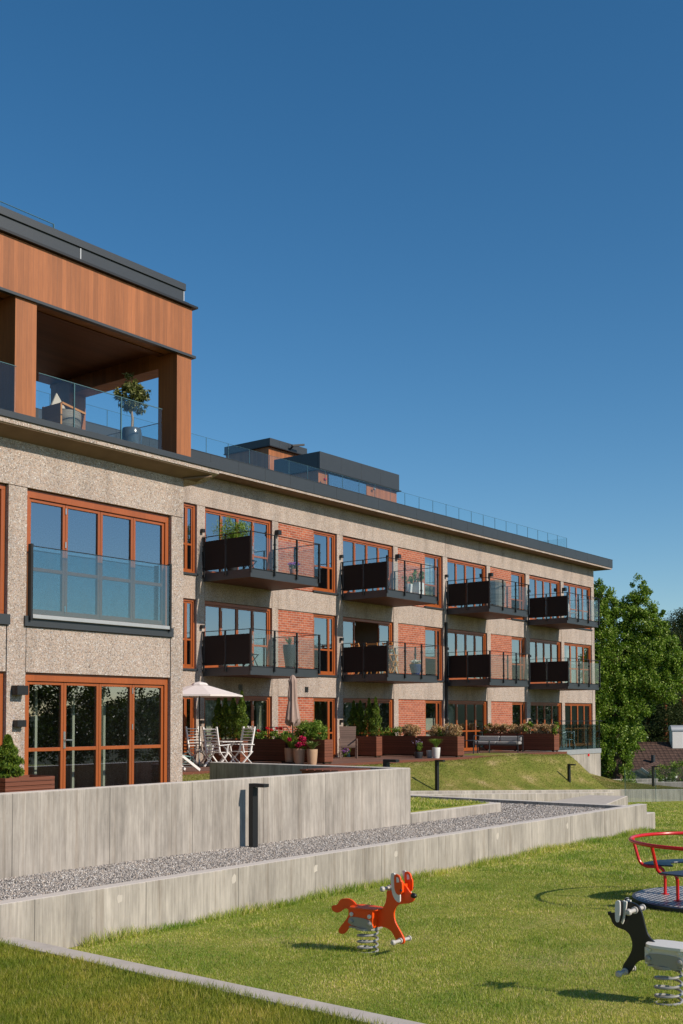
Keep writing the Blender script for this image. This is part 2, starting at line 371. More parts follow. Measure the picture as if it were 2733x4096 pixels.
def faces_mesh(name, V, nper, mat, parent=None):
    """V: (n*nper,3) array, consecutive nper verts form one face"""
    V = np.asarray(V, dtype=np.float32); off = np.array(OFF.get(parent.name, (0, 0, 0)) if parent else (0, 0, 0), dtype=np.float32)
    V = V-off; n = len(V)//nper; me = bpy.data.meshes.new(name)
    me.vertices.add(n*nper); me.vertices.foreach_set('co', V.ravel())
    me.loops.add(n*nper); me.loops.foreach_set('vertex_index', np.arange(n*nper, dtype=np.int32))
    me.polygons.add(n); me.polygons.foreach_set('loop_start', np.arange(0, n*nper, nper, dtype=np.int32))
    me.update(calc_edges=True); me.materials.append(mat); o = link(bpy.data.objects.new(name, me))
    if parent: o.parent = parent; OFF[o.name] = tuple(off)
    return o
def unit(n):
    v = rng.normal(size=(n, 3)); return v/np.linalg.norm(v, axis=1, keepdims=True)
def leafquads(P, size, aspect=.5, up=None):
    n = len(P); a = unit(n)
    if up is not None: a = a+np.array(up); a /= np.linalg.norm(a, axis=1, keepdims=True)
    b = np.cross(a, unit(n)); b /= np.linalg.norm(b, axis=1, keepdims=True)
    sz = size*rng.uniform(.6, 1.3, (n, 1)); a = a*sz/2; b = b*sz/2*aspect
    V = np.empty((n, 4, 3)); V[:, 0] = P-a; V[:, 1] = P+b; V[:, 2] = P+a; V[:, 3] = P-b
    return V.reshape(-1, 3)
def blob(c, r, n, shell=.45):
    u = unit(n); rad = rng.uniform(shell, 1, (n, 1))**.6
    return np.array(c)+u*rad*np.array(r)
def clumps(c, r, nc, per, cr, shell=.5):
    C = blob(c, r, nc, shell); return np.concatenate([blob(q, (cr*rng.uniform(.6, 1.2),)*3, per, .1) for q in C])

# ------------------------------------------------------------------ terrain
def lawn_z(x, y): return -2.5+.03*(9.9-min(y, 9.9)) if x < 23.8 else -2.5+.03*(9.9-min(y, 9.9))-.05*(x-23.8)
def front_z(x, y): return -2.29
def grid(name, x0, x1, y0, y1, nx, ny, fz, mat, label=None, kind='structure', cat=None):
    vs = []; fs = []
    for j in range(ny+1):
        for i in range(nx+1):
            x = x0+(x1-x0)*i/nx; y = y0+(y1-y0)*j/ny; vs.append((x, y, fz(x, y)))
    for j in range(ny):
        for i in range(nx):
            a = j*(nx+1)+i; fs.append((a, a+1, a+nx+2, a+nx+1))
    o = MB().add(vs, fs).build(name, mat, smooth=True); tag(o, label, cat, None, kind); return o
def wd_top(x): return -2.33-(x-30.17)*.0485
def terr(x):
    if x < 43: return -1.46
    if x < 43.4: return -1.46-.2*(x-43)/.4
    if x < 49.6: return -1.66-(x-43.4)*.195
    return -2.87-(x-49.6)*.1
def hill_z(x, y):
    top = 21.38 if x < 43 else 22.88; t = (y-19.52)/(top-19.52); s = max(0, min(1, t)); s = s*.75+.25*s*s*(3-2*s)
    z = wd_top(x)-.01+(terr(x)-wd_top(x))*s
    if 35 < x < 41.5: z += .09*math.sin((x-35)/6.5*math.pi)*s
    return z
def gz(x, y):
    d = max(0, x-50); e = max(0, y-38); f = max(0, -y-20); g_ = max(0, -x-20)
    return -4.4-min(2.6, d*.22)-min(2, e*.1)-min(3, f*.05)-min(3, g_*.05)
vs = []; fs = []; xs = [-3000, -800, -200, -60, -20, 0, 20, 40, 48, 52, 56, 60, 64, 70, 80, 100, 140, 250, 800, 3000]
ys = [-3000, -800, -200, -60, -20, 0, 15, 30, 38, 45, 60, 80, 120, 250, 800, 3000]
for y in ys:
    for x in xs: vs.append((x, y, gz(x, y)))
for j in range(len(ys)-1):
    for i in range(len(xs)-1):
        a = j*len(xs)+i; fs.append((a, a+1, a+len(xs)+1, a+len(xs)))
tag(MB().add(vs, fs).build('ground', M['ground']), kind='structure')
# distant wooded ridge all round
vs = []; fs = []; N = 180
for i in range(N):
    q = 2*math.pi*i/N; h = 11+7*math.sin(q*3+1)+5*math.sin(q*7)+3*math.sin(q*17+2)+2*math.sin(q*31)
    for r_, z in ((430, -12), (480, h*.55), (540, h), (700, -12)): vs.append((r_*math.cos(q), r_*math.sin(q), z))
for i in range(N):
    j = (i+1) % N
    for k in range(3): fs.append((i*4+k, j*4+k, j*4+k+1, i*4+k+1))
tag(MB().add(vs, fs).build('hills', M['hills'], smooth=True), kind='structure')
grid('play_lawn', 6.6, 23.8, -16, 9.95, 20, 20, lawn_z, M['turf'])
grid('lawn_beyond_wall', 23.8, 52, -16, 19.5, 16, 24, lawn_z, M['turf'])
grid('front_lawn', -16, 6.96, -16, 9.95, 4, 4, front_z, M['turf'])
grid('sloping_lawn', 17.3, 54, 19.5, 22.9, 110, 14, lambda x, y: hill_z(x, y), M['hill'])
grid('patio_lawn', -16, 17.1, 12.1, 25, 4, 4, lambda x, y: -1.46-.0*y, M['hill'])
tag(MB().box(17.3, 20.6, 12.05, 19.3, -2.2, -1.78).build('grass_bed', M['turf']), kind='structure')
tag(MB().box(-16, 23.0, 10.1, 11.8, -2.4, -2.0).box(20.85, 22.9, 11.8, 19.3, -2.4, -2.0).build('gravel_strip', M['gravelb']), kind='structure')
tag(MB().box(23.1, 52, 9.9, 19.4, -4.4, -4.2).build('path', M['conctop']), kind='structure')
# kerb strip flush with the grass
tag(MB().prismz([(6.92, 9.94), (7.17, 9.94), (6.39, -16), (6.14, -16)], -2.7, -2.265).build('path_edging', M['conctop'], bevel=.008), kind='structure')

# ------------------------------------------------------------------ concrete walls
def wall(label, boxes, cat='concrete wall', bev=.02, name='concrete_wall', extra=None):
    b0 = boxes[0]; P = ((b0[0]+b0[1])/2, (b0[2]+b0[3])/2, b0[4]); t = thing(name, P, label, cat, 'board marked concrete walls of the terraced garden', world=True)
    m = MB(); c = MB()
    for x0, x1, y0, y1, z0, z1 in boxes:
        m.box(x0, x1, y0, y1, z0, z1)
    m.build('wall_face', M['conc'], t, bevel=.018)
    if extra: extra(t)
    return t
def patches(t):
    m = MB()
    for x in (8.6, 10.5, 12.15, 14.1, 17.2, 19.9):
        z = -2.04-rnd.uniform(0, .05); q = []
        for k in range(9):
            a = 2*math.pi*k/9; r_ = rnd.uniform(.035, .062); q.append((x+r_*math.cos(a), z+r_*1.15*math.sin(a)))
        m.add([(a, 9.898, b) for a, b in q], [tuple(range(len(q)))])
    m.build_each('repair_patch', M['conctop'], t)
wall('long low concrete retaining wall between the play lawn and the gravel strip, bending back at its right end',
     [(-16, 23.8, 9.9, 10.1, -2.9, -1.91), (23.0, 23.8, 10.1, 10.12, -2.9, -1.912), (23.0, 23.2, 10.12, 19.3, -4.0, -1.91)], extra=patches)
wall('tall concrete wall in front of the left block, casting the lamp shadow, with an acute looking corner',
     [(-16, 17.45, 11.9, 12.1, -2.6, -.93), (17.25, 17.45, 12.1, 17.0, -2.4, -.93)])
wall('short knee high concrete wall holding the strip of grass behind the gravel', [(17.46, 20.85, 11.9, 12.05, -2.5, -1.79), (20.65, 20.85, 12.05, 19.3, -2.5, -1.79)])
wall('small stepped concrete block wall just past the end of the long low wall', [(23.83, 24.35, 9.93, 10.15, -3, -2.13)])
def sloped_wall(label, x0, x1, y0, y1, za, zb, zbot, seg=1):
    t = thing('concrete_wall', ((x0+x1)/2, y0, zbot), label, 'concrete wall', 'board marked concrete walls of the terraced garden', world=True)
    MB().add([(x0, y0, zbot), (x1, y0, zbot), (x1, y1, zbot), (x0, y1, zbot), (x0, y0, za), (x1, y0, zb), (x1, y1, zb), (x0, y1, za)],
             [(0, 3, 2, 1), (4, 5, 6, 7), (0, 1, 5, 4), (1, 2, 6, 5), (2, 3, 7, 6), (3, 0, 4, 7)]).build('wall_face', M['conc'], t, bevel=.015)
    return t
sloped_wall('long sloping concrete wall along the foot of the grass slope', 17.5, 56, 19.3, 19.5, wd_top(17.5)+.02, wd_top(56)+.02, -6)
sloped_wall('lower concrete wall running in front of the slope wall with a step light', 23.3, 40.2, 18.0, 18.2, -2.02, -2.84, -5)
t = thing('concrete_ramp', (32, 15.2, -4.2), 'pale flat topped concrete ramp end beyond the gravel strip', 'ramp', world=True)
MB().prismz([(30.9, 14.25), (35.4, 15.4), (35.0, 16.6), (31.2, 16.3)], -4.4, -2.6).build('ramp_slab', M['conctop'], t, bevel=.02)
MB().add([(30.9, 14.24, -4.4), (35.41, 15.39, -4.4), (35.41, 15.39, -2.61), (30.9, 14.24, -2.61)], [(0, 1, 2, 3)]).build('ramp_side_wall', M['conc'], t)

# ------------------------------------------------------------------ building
BP = (14.57, 15.05, -1.4)
B = thing('apartment_building', BP, 'long apartment block of pebbled concrete with brick panels, balconies and timber clad penthouse', 'building', world=True)
G = .008
def wpanel(m, x0, x1, z0, z1, y=25.05, th=.3): m.box(x0+G, x1-G, y, y+th, z0+G, z1-G)
def window(x0, x1, z0, z1, yf, cuts, transom=None, rec=.10, top=.10, openfirst=False, handle=False, sill=None, hinges=()):
    """timber window; cuts = list of sash boundaries as fractions"""
    f = MB(); y = yf+rec; F = .075
    f.box(x0, x1, y-.03, y+.09, z1-top, z1); f.box(x0, x1, y-.03, y+.09, z0, z0+.06)
    f.box(x0, x0+F, y-.03, y+.09, z0+.06, z1-top); f.box(x1-F, x1, y-.03, y+.09, z0+.06, z1-top)
    X0, X1, Z0, Z1 = x0+F, x1-F, z0+.06, z1-top; g = MB(); cs = [X0+(X1-X0)*c for c in cuts]; s = .052
    for a, b in zip(cs[:-1], cs[1:]):
        a += .003; b -= .003
        if openfirst and a > cs[0]+.5 and b < cs[-1]-.5: continue
        f.box(a, a+s, y, y+.06, Z0, Z1-.004); f.box(b-s, b, y, y+.06, Z0, Z1-.004)
        f.box(a+s, b-s, y, y+.06, Z1-s-.004, Z1-.004); f.box(a+s, b-s, y, y+.06, Z0, Z0+s+.02)
        if transom: f.box(a+s, b-s, y+.002, y+.058, transom-.03, transom+.03)
        g.add([(a+s, y+.03, Z0+s+.02), (b-s, y+.03, Z0+s+.02), (b-s, y+.03, Z1-s), (a+s, y+.03, Z1-s)], [(0, 1, 2, 3)])
    o = f.build('window', M['frame'], B, bevel=.004); (g.build_each if openfirst else g.build)('glass', M['winglass'], o)
    if hinges:
        h = MB()
        for fr in hinges:
            for zz in ((Z1-.12, Z0+1.2, Z0+.12) if z1-z0 > 1.9 else (Z1-.12, Z0+.12)):
                xx = X0+(X1-X0)*fr; h.box(xx-.012, xx+.012, y-.018, y-.002, zz-.05, zz+.05)
        h.build_each('hinge', M['steel'], o)
    if handle:
        h = MB(); xx = X0+(X1-X0)*handle; zc = z0+1.05
        h.box(xx-.022, xx+.022, y-.012, y-.001, zc-.14, zc+.14).bar((xx, y-.05, zc), (xx+.16, y-.05, zc), .02, .02).bar((xx, y-.05, zc), (xx, y, zc), .02, .02)
        h.build('handle', M['steel'], o)
    if sill is not None:
        MB().box(x0-.06, x1+.05, yf-.045, yf+rec-.02, sill, z0-.002).build('window_sill', M['metal'], o, bevel=.004)
    return o
FL = [-1.4, 1.6, 4.6]; Q4 = (0, .25, .5, .75, 1)
W = MB()
def curtain(x0, x1, z0, z1, y, n=40):
    vs = []; fs = []
    for i in range(n+1):
        x = x0+(x1-x0)*i/n; yy = y+.04*math.sin(i*1.35)+.015*math.sin(i*.5)
        vs += [(x, yy, z0), (x, yy, z1)]
    for i in range(n): fs.append((2*i, 2*i+2, 2*i+3, 2*i+1))
    return vs, fs
CUR = MB()
# main wing
bays = [17.65+7.17*i for i in range(5)]
for bi, b in enumerate(bays):
    last = bi == 4
    W.box(b, b+.37, 25.04, 25.35, -1.4, 7.72) if False else None
    wpanel(W, b, b+.37, -4.6, 6.76, 25.045); wpanel(W, b+3.59, b+3.91, -4.6, 6.76, 25.045)
    if last: wpanel(W, b+7.02, b+7.35, -5.2, 6.76, 25.045)
    xe = b+7.02 if last else b+7.17
    for k, z in enumerate(FL):
        zt = z+2.15
        if k < 2: zn = FL[k+1]; wpanel(W, b+.37, b+3.59, zt, zn-.02); wpanel(W, b+3.91, xe, zt, zn-.1, 25.052)
        window(b+.38, b+3.58, z, zt, 25.05, Q4, z+.85, hinges=(.25, .75), openfirst=(bi == 2 and k == 1), handle=(.745 if bi != 2 else 0))
        if not last:
            br = MB().box(b+3.93, b+5.85, 25.085, 25.3, z-.08, zt-.015); br.build('brick_panel', M['brick'], B)
            window(b+5.86, b+7.16, z-.03 if k else z, zt, 25.05, (0, .76, 1) if True else Q4, z+.88, top=.075, sill=z-.1 if k else None, hinges=(.02,))
        else:
            window(b+3.92, b+7.01, z-.03 if k else z, zt, 25.05, (0, .27, .52, .77, 1), z+.88, top=.075, sill=z-.1 if k else None)
        for fr in ((rnd.random() < .5), (rnd.random() < .3)):
            pass
wpanel(W, 14.58, 17.64, -1.6, 6.76); wpanel(W, 14.58, 39.4, 6.757, 7.74, 25.046); wpanel(W, 39.4, 53.67, 6.757, 7.74, 25.046)
W.box(14.6, 53.6, 25.36, 25.6, -5.2, -1.45)   # plinth behind
W.box(53.37, 53.67, 25.36, 36.0, -5.5, 7.74)   # end wall
W.box(14.6, 53.36, 35.8, 36.0, -5.5, 7.74)
# left wing
for b in (10.70, 3.53, -3.64, -10.81):
    wpanel(W, b, b+.37, -1.6, 3.76, 15.045)
    wpanel(W, b+3.55, b+3.87, -1.6, 3.76, 15.045)
    for k, z in ((0, -1.4), (1, 1.6)):
        zt = z+2.15; zn = 1.6
        if k == 0: wpanel(W, b+.37, b+3.55, zt, zn-.1, 15.05)
        if k == 0: window(b+.38, b+3.54, z, zt, 15.05, Q4, z+.9, rec=.09, top=.13, hinges=(.75,), handle=.255)
        else:
            window(b+.38, b+3.54, z+.07, zt, 15.05, Q4, z+.86, rec=.09, top=.13, hinges=(.25,), sill=z-.1)
        if b < 10:
            if k == 0: wpanel(W, b+3.87, b+7.17, zt, zn-.1, 15.052)
            MB().box(b+3.89, b+5.85, 15.085, 15.3, z-.08, zt-.015).build('brick_panel', M['brick'], B)
            window(b+5.86, b+7.16, z+.07 if k else z, zt, 15.05, (0, .6, 1), z+.85, rec=.09, top=.08, sill=z-.1 if k else None)
W.box(14.3, 14.56, 15.36, 25.04, -1.6, 4.56)
wpanel(W, -16, 14.57, 3.757, 4.56, 15.046)
W.build('wall', M['agg'], B)
# Juliet balustrade of the near upper window
jb = part_empty('glass_guard', B)
MB().box(11.13, 14.14, 14.965, 14.98, 1.70, 2.80).build('glass_panel', M['tintglass'], jb)
MB().box(11.085, 11.125, 14.95, 15.04, 1.60, 2.84).box(14.145, 14.185, 14.95, 15.04, 1.60, 2.84).build('post', M['metal2'], jb, bevel=.004)
MB().box(11.13, 14.14, 14.95, 15.035, 1.63, 1.695).build('base_rail', M['alu'], jb, bevel=.006)
MB().box(11.13, 14.14, 14.96, 14.985, 2.80, 2.812).build('edge_trim', M['metal2'], jb)
# roof slabs
def slab(x0, x1, y0, yw, z0, z1, zt, nm):
    MB().box(x0, x1, y0, yw, z0, z1).build('roof_edge', M['strip'], B, bevel=.01)
MB().box(14.9, 54.5, 24.4, 36.5, 7.75, 7.83).build('roof_slab', M['agg'], B)
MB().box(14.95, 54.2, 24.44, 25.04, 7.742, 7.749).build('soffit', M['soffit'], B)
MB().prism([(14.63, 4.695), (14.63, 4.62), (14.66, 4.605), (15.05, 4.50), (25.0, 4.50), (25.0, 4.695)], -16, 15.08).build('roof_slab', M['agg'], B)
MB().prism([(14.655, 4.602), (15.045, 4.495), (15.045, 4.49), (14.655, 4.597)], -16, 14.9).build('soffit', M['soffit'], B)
MB().box(-16, 15.14, 14.6, 14.70, 4.697, 4.80).box(15.06, 15.14, 14.70, 25, 4.697, 4.80).box(-16, 15.06, 14.70, 25, 4.70, 4.78).build('roof_flashing', M['metal'], B, bevel=.004)
MB().bar((14.5, 15.0, 4.478), (14.95, 14.70, 4.565), .05, .03).build('roof_bracket', M['soffit'], B)
fa = MB(); x = 14.9-.35; ps = []
while x < 54.45:
    x2 = min(x+1.275, 54.54); fa.box(max(x, 14.9)+.004, x2-.004, 24.37, 24.45, 7.832, 8.25); x = x2
y = 24.46
while y < 36.4: fa.box(54.46, 54.54, y+.004, min(y+1.275, 36.5)-.004, 7.832, 8.25); y += 1.275
fa.build('roof_fascia', M['metal'], B, bevel=.003)
MB().box(14.9, 54.45, 24.46, 36.5, 7.835, 8.18).build('roof_deck', M['metal'], B)
MB().box(14.88, 54.56, 24.36, 24.5, 8.252, 8.268).build('roof_trim', M['metal'], B)
def balustrade(pts_x, y, z0, z1, nm='glass_balustrade', mat='railglass'):
    e = part_empty(nm, B); g = MB(); p = MB(); j = MB()
    for a, b in zip(pts_x[:-1], pts_x[1:]):
        g.box(a+.007, b-.007, y, y+.012, z0, z1); j.box(b-.005, b+.005, y-.002, y+.016, z0, z1)
    p.box(pts_x[0], pts_x[-1], y-.02, y+.035, z0-.08, z0+.02); j.box(pts_x[0], pts_x[-1], y-.002, y+.014, z1, z1+.005)
    g.build_each('glass_panel', M[mat], e); j.build('glass_edge', M['edge'], e); p.build('base_rail', M['metal'], e); return e
M['clearglass'] = glass('clear_roof_glass', .25, (.93, .965, .97), .03)
M['edge'] = plain('green_glass_edge', (.09, .17, .18), .2)
bx = [50.95-1.0225*i for i in range(36)][::-1]; balustrade([x_ for x_ in bx if x_ > 14.8], 25.2, 8.26, 9.04, mat='clearglass')
e = part_empty('glass_balustrade', B); g = MB(); j = MB()
for i in range(6):
    g.box(50.95, 50.962, 25.22+1.02*i, 26.22+1.02*i, 8.26, 9.04); j.box(50.948, 50.964, 26.22+1.02*i, 26.235+1.02*i, 8.26, 9.04)
g.build('glass_panel', M['railglass'], e); j.build('glass_edge', M['edge'], e)
# roof top rooms
def roofbox(x0, x1, y0, y1, ztop, zb, nm, win=None, over=0.05):
    e = part_empty(nm, B); c = MB(); c.box(x0, x1, y0+.12, y1, 8.18, zb)
    c.build('cladding', M['clad'], e)
    f = MB(); n = 4; xw = (x1-x0+2*over)/n
    for i in range(n): f.box(x0-over+i*xw+.004, x0-over+(i+1)*xw-.004, y0, y0+.12, zb, ztop)
    f.box(x0-over, x0-over+.12, y0+.122, y1+over, zb, ztop).box(x1+over-.12, x1+over, y0+.122, y1+over, zb, ztop).box(x0-over+.12, x1+over-.12, y1-.1, y1+over, zb, ztop).box(x0-over+.121, x1+over-.121, y0+.122, y1-.1, ztop-.12, ztop-.02)
    f.build('fascia', M['metal'], e, bevel=.004)
    MB().box(x0-over-.05, x1+over+.1, y0-.05, y1+over, zb-.04, zb-.001).build('drip_edge', M['metal2'], e)
    if win:
        a, b, z0, z1 = win
        MB().box(a, b, y0+.09, y0+.118, z0, z1).build('window_frame', M['metal2'], e); MB().add([(a+.06, y0+.08, z0), (b-.06, y0+.08, z0), (b-.06, y0+.08, z1-.05), (a+.06, y0+.08, z1-.05)], [(0, 1, 2, 3)]).build('glass', M['winglass'], e)
    return e
roofbox(35.95, 41.65, 29.0, 31.5, 11.17, 10.44, 'roof_terrace_room', (36.55, 39.3, 8.6, 10.38))
roofbox(36.2, 38.65, 32.0, 34.7, 12.26, 11.93, 'stair_tower')
MB().bar((37.4, 31.8, 12.12), (38.0, 31.6, 12.24), .1, .08).bar((37.5, 32.0, 12.0), (37.5, 31.8, 12.14), .06, .06).build('roof_camera', M['metal2'], B)
MB().ball((36.12, 28.9, 10.0), .07, 6).build('alarm_light', M['red'], B); MB().ball((39.75, 29.0, 10.2), .06, 6).build('roof_lamp', M['alu'], B)
P = np.concatenate([blob((x_, 24.62, 8.28), (.16, .1, .07), 14, 0) for x_ in rng.uniform(24.6, 40, 46)])
faces_mesh('sedum', leafquads(P, .06, .6), 4, M['sedum']); tag(bpy.data.objects['sedum'], 'pink flowering sedum along the roof edge', 'sedum', None, 'stuff')
# penthouse over the left wing
pe = part_empty('penthouse', B)
fo = MB()
fo.box(-16, 14.57, 14.85, 15.2, 6.80, 7.69); fo.box(14.2, 14.569, 15.201, 18.6, 6.79, 7.69).box(14.2, 14.569, 15.362, 17.899, 6.56, 6.788)
fo.box(-16, 13.0, 18.2, 18.5, 4.8, 7.6)
for x_ in (10.66, 7.1, 3.53, 0, -3.6): fo.box(x_, x_+.41, 14.86, 15.36, 4.81, 6.78)
fo.box(14.2, 14.565, 14.86, 15.36, 4.81, 6.78).box(14.15, 14.56, 17.9, 18.5, 4.81, 6.788)
fo.build('cladding', M['clad'], pe)
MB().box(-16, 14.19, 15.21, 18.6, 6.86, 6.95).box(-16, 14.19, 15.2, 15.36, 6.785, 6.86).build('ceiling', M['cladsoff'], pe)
MB().box(-16, 14.64, 14.81, 14.9, 6.755, 6.80).box(14.575, 14.64, 14.9, 18.6, 6.755, 6.80).build('lower_trim', M['metal'], pe)
MB().box(-16, 14.66, 14.78, 18.65, 7.70, 7.74).build('upper_trim', M['metal2'], pe)
pf = MB(); x = 14.4
while x > -16: pf.box(x-2.42+.008, x-.008, 14.9, 14.95, 7.79, 8.0); x -= 2.42
pf.box(-16, 14.5, 14.86, 18.7, 7.742, 7.79).box(-16, 14.38, 14.955, 18.5, 7.79, 8.0).box(-16, 14.43, 14.87, 18.6, 8.0, 8.13)
pf.build('parapet', M['metal'], pe, bevel=.004)
jl = MB(); x = 14.4
while x > -16: jl.box(x-.012, x+.012, 14.893, 14.897, 7.8, 7.99); x -= 2.42
jl.build('joint_strip', M['alu'], pe)
MB().box(12.9, 12.96, 16.0, 16.1, 8.13, 8.14).box(6, 11.73, 15.3, 15.312, 8.13, 8.43).box(11.72, 11.732, 15.31, 18, 8.13, 8.43).build('roof_glass', M['railglass'], pe)
MB().box(6, 11.74, 15.298, 15.314, 8.43, 8.438).box(10.64, 10.655, 15.297, 15.315, 8.13, 8.43).box(11.722, 11.738, 15.295, 15.315, 8.13, 8.43).build('glass_edge', M['edge'], pe)
MB().box(3, 12.9, 18.15, 18.19, 4.9, 6.75).build('window_frame', M['metal2'], pe)
MB().box(3.1, 7.9, 18.12, 18.14, 4.95, 6.7).box(8.0, 12.8, 18.12, 18.14, 4.95, 6.7).build_each('glass', M['winglass'], pe)
def loggia_rail(x0, x1, js):
    e = part_empty('glass_balustrade', B); g = MB(); j = MB(); xs_ = [x0]+js+[x1]
    for a, b in zip(xs_[:-1], xs_[1:]): g.box(a+.006, b-.006, 14.80, 14.814, 4.80, 5.60)
    for a in js: j.box(a-.008, a+.008, 14.795, 14.818, 4.80, 5.60)
    j.box(x0, x1, 14.798, 14.816, 5.60, 5.61)
    g.build_each('glass_panel', M['clearglass'], e); j.build('glass_edge', M['edge'], e)
    c = MB()
    for a in (x0+.25, *js, x1-.3): c.box(a-.3, a-.22, 14.76, 14.84, 4.80, 4.83)
    c.build_each('clamp', M['metal2'], e)
loggia_rail(11.08, 13.78, [11.80, 12.82]); loggia_rail(7.52, 10.65, [8.5, 9.6])
e = part_empty('glass_balustrade', B)
MB().box(14.40, 14.412, 15.37, 17.88, 4.80, 5.6).build('glass_panel', M['clearglass'], e); MB().box(14.398, 14.414, 15.37, 17.88, 5.60, 5.61).box(14.396, 14.416, 16.6, 16.615, 4.8, 5.6).build('glass_edge', M['edge'], e)
# interiors
R_ = MB(); Fl = MB()
for z in (-1.4, 1.6, 4.6):
    Fl.box(14.9, 53.3, 25.37, 31.0, z-.12, z-.01); R_.box(14.9, 53.3, 25.37, 31.0, z+2.5, z+2.62)
    for b in bays: R_.box(b+3.65, b+3.8, 25.37, 31, z, z+2.5); R_.box(b+.1, b+.25, 25.37, 31, z, z+2.5)
R_.box(14.9, 53.3, 31.0, 31.1, -1.4, 7.4)
for z in (-1.4, 1.6):
    Fl.box(-16, 14.25, 15.37, 20.5, z-.12, z-.01); R_.box(-16, 14.25, 15.37, 20.5, z+2.5, z+2.62)
    for b in (10.7, 3.53, -3.64): R_.box(b+.1, b+.25, 15.37, 20.5, z, z+2.5)
R_.box(-16, 14.25, 20.5, 20.6, -1.4, 4.2)
R_.build('interior_wall', M['room'], B); Fl.build('interior_floor', M['roomfloor'], B)
for (x0, x1, z, yy) in ((28.05, 28.75-.35, -1.4, 25.42), (25.3, 26.9, -1.4, 25.42), (30.75, 31.1, -1.4, 25.42), (23.6, 24.0, -1.4, 25.4), (33.0, 33.4, -1.4, 25.42), (24.45, 24.7, 1.6, 25.42), (23.6, 24.0, 1.6, 25.42), (23.6, 23.9, 4.6, 25.42), (38.05, 39.0, 4.6, 25.45), (40.0, 40.5, -1.4, 25.42), (51.2, 51.6, 1.6, 25.42), (12.95, 13.03, -1.4, 15.5), (11.3, 11.38, -1.4, 15.45)):
    CUR.add(*curtain(x0, x1, z, z+2.1, yy))
CUR.build('curtain', M['curtain'], B)
MB().box(38.0, 38.9, 25.3, 25.32, -1.3, 0.0).build('frosted_panel', M['curtain'], B)
ft = MB()
for x_ in (11.9, 12.7, 13.4, 14.0): ft.box(x_, x_+.05, 15.9, 15.95, -1.4, .9)
ft.build_each('inner_post', M['curtain'], B)
# wall lamps, vents, pipes
for x_, z, s in [(25.02+7.17*i, zz, .11) for i in range(4) for zz in (2.9, 5.95, -.1)]+[(28.62+7.17*i, 6.36, .16) for i in range(4)]:
    y0 = 25.04
    MB().box(x_-s/2, x_+s/2, y0-s*1.1, y0, z-s/2, z+s/2).build('wall_lamp', M['metal2'], B, bevel=.004)
for x_, z, s in ((10.9, .46, .15), (10.92, -.07, .11)): MB().box(x_-s/2-.03, x_+s/2+.03, 15.043-s*1.1, 15.043, z-s/2, z+s/2).build('wall_lamp', M['metal2'], B, bevel=.004)
for x_ in (26.85, 30.25):
    v = MB()
    for k in range(5): v.box(x_-.09, x_+.09, 25.03, 25.05, .93+k*.04, .955+k*.04)
    v.build('vent_grille', M['metal2'], B)
MB().box(39.26, 39.36, 24.95, 25.04, -.25, 4.0).build('drainpipe', M['metal2'], B)
MB().box(39.24, 39.38, 24.93, 25.04, -.45, -.26).build('pipe_box', M['white'], B)
MB().box(14.75, 14.85, 24.94, 25.04, -1.4, 7.7).build('drainpipe', M['metal2'], B)

# balconies
def balcony(x0, z, wd=3.28, right_glass=True):
    e = part_empty('balcony', B); x1 = x0+wd; yb = 25.03; yf = 23.0; zt = z+.26; top = z+1.41
    f = MB(); f.box(x0, x1, yf, yf+.07, z, zt).box(x0, x0+.07, yf+.071, yb, z, zt).box(x1-.07, x1, yf+.071, yb, z, zt)
    f.box(x0+.071, x1-.071, yf+.071, yb, z+.06, zt-.02)
    f.box(x0-.01, x1+.03, yf-.03, yf+.06, zt+.001, zt+.018)
    f.build('fascia', M['metal'], e, bevel=.004)
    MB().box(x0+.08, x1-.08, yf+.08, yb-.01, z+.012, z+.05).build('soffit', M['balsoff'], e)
    MB().box(x0+.08, x1-.08, yf+.08, yb-.01, zt-.018, zt+.008).build('floor', M['deck'], e)
    def post(x_, y_, ax):
        a, b = (.012, .045) if ax == 'y' else (.045, .012)
        w_ = .028 if ax == 'c' else .024; p = MB(); p.box(x_-w_, x_+w_, y_-w_, y_+w_, z+.17, top-.02)
        for zz in (zt+.12, zt+.82): p.box(x_-.036, x_+.036, y_-.036, y_+.036, zz, zz+.05)
        p.box(x_-.03, x_+.03, y_-.03, y_+.03, z+.12, z+.2); p.build('post', M['metal2'], e)
    yo = yf-.035; xo = x0-.03
    for y_ in (yb-.06, (yb+yf)/2+.02): post(xo, y_, 'y')
    post(xo, yo, 'c')
    for k in (1, 2): post(x0+wd*k/3*.985, yo, 'x')
    post(x1+.01, yo, 'c'); post(x1+.01, (yb+yf)/2, 'y'); post(x1+.01, yb-.06, 'y')
    r_ = MB(); r_.box(xo-.03, x1+.05, yo-.03, yo+.03, top-.018, top+.0).box(xo-.03, xo+.03, yo+.031, yb, top-.018, top).box(x1-.02, x1+.04, yo+.031, yb, top-.018, top)
    r_.build('handrail', M['metal2'], e, bevel=.003)
    s_ = MB()
    for a, b in ((yo+.04, (yb+yf)/2-.02), ((yb+yf)/2+.06, yb-.1)): s_.box(xo-.012, xo, a, b, zt+.07, top-.15)
    s_.build_each('privacy_screen', M['screen'], e)
    g = MB()
    xs_ = [xo+.04]+[x0+wd*k/3*.985 for k in (1, 2)]+[x1-.02]
    for a, b in zip(xs_[:-1], xs_[1:]): g.box(a+.03, b-.03, yo-.005, yo+.005, zt+.05, top-.14)
    g.box(x1+.005, x1+.015, yo+.05, (yb+yf)/2-.03, zt+.05, top-.14).box(x1+.005, x1+.015, (yb+yf)/2+.03, yb-.1, zt+.05, top-.14)
    g.build_each('glass_panel', M['railglass'], e)
    # diagonal flashing strut to the wall as in the photo
    MB().bar((x0-.05, 25.02, z+.95), (x0-.05, 24.96, z+.3), .03, .03).build('brace', M['metal2'], e)
    return e
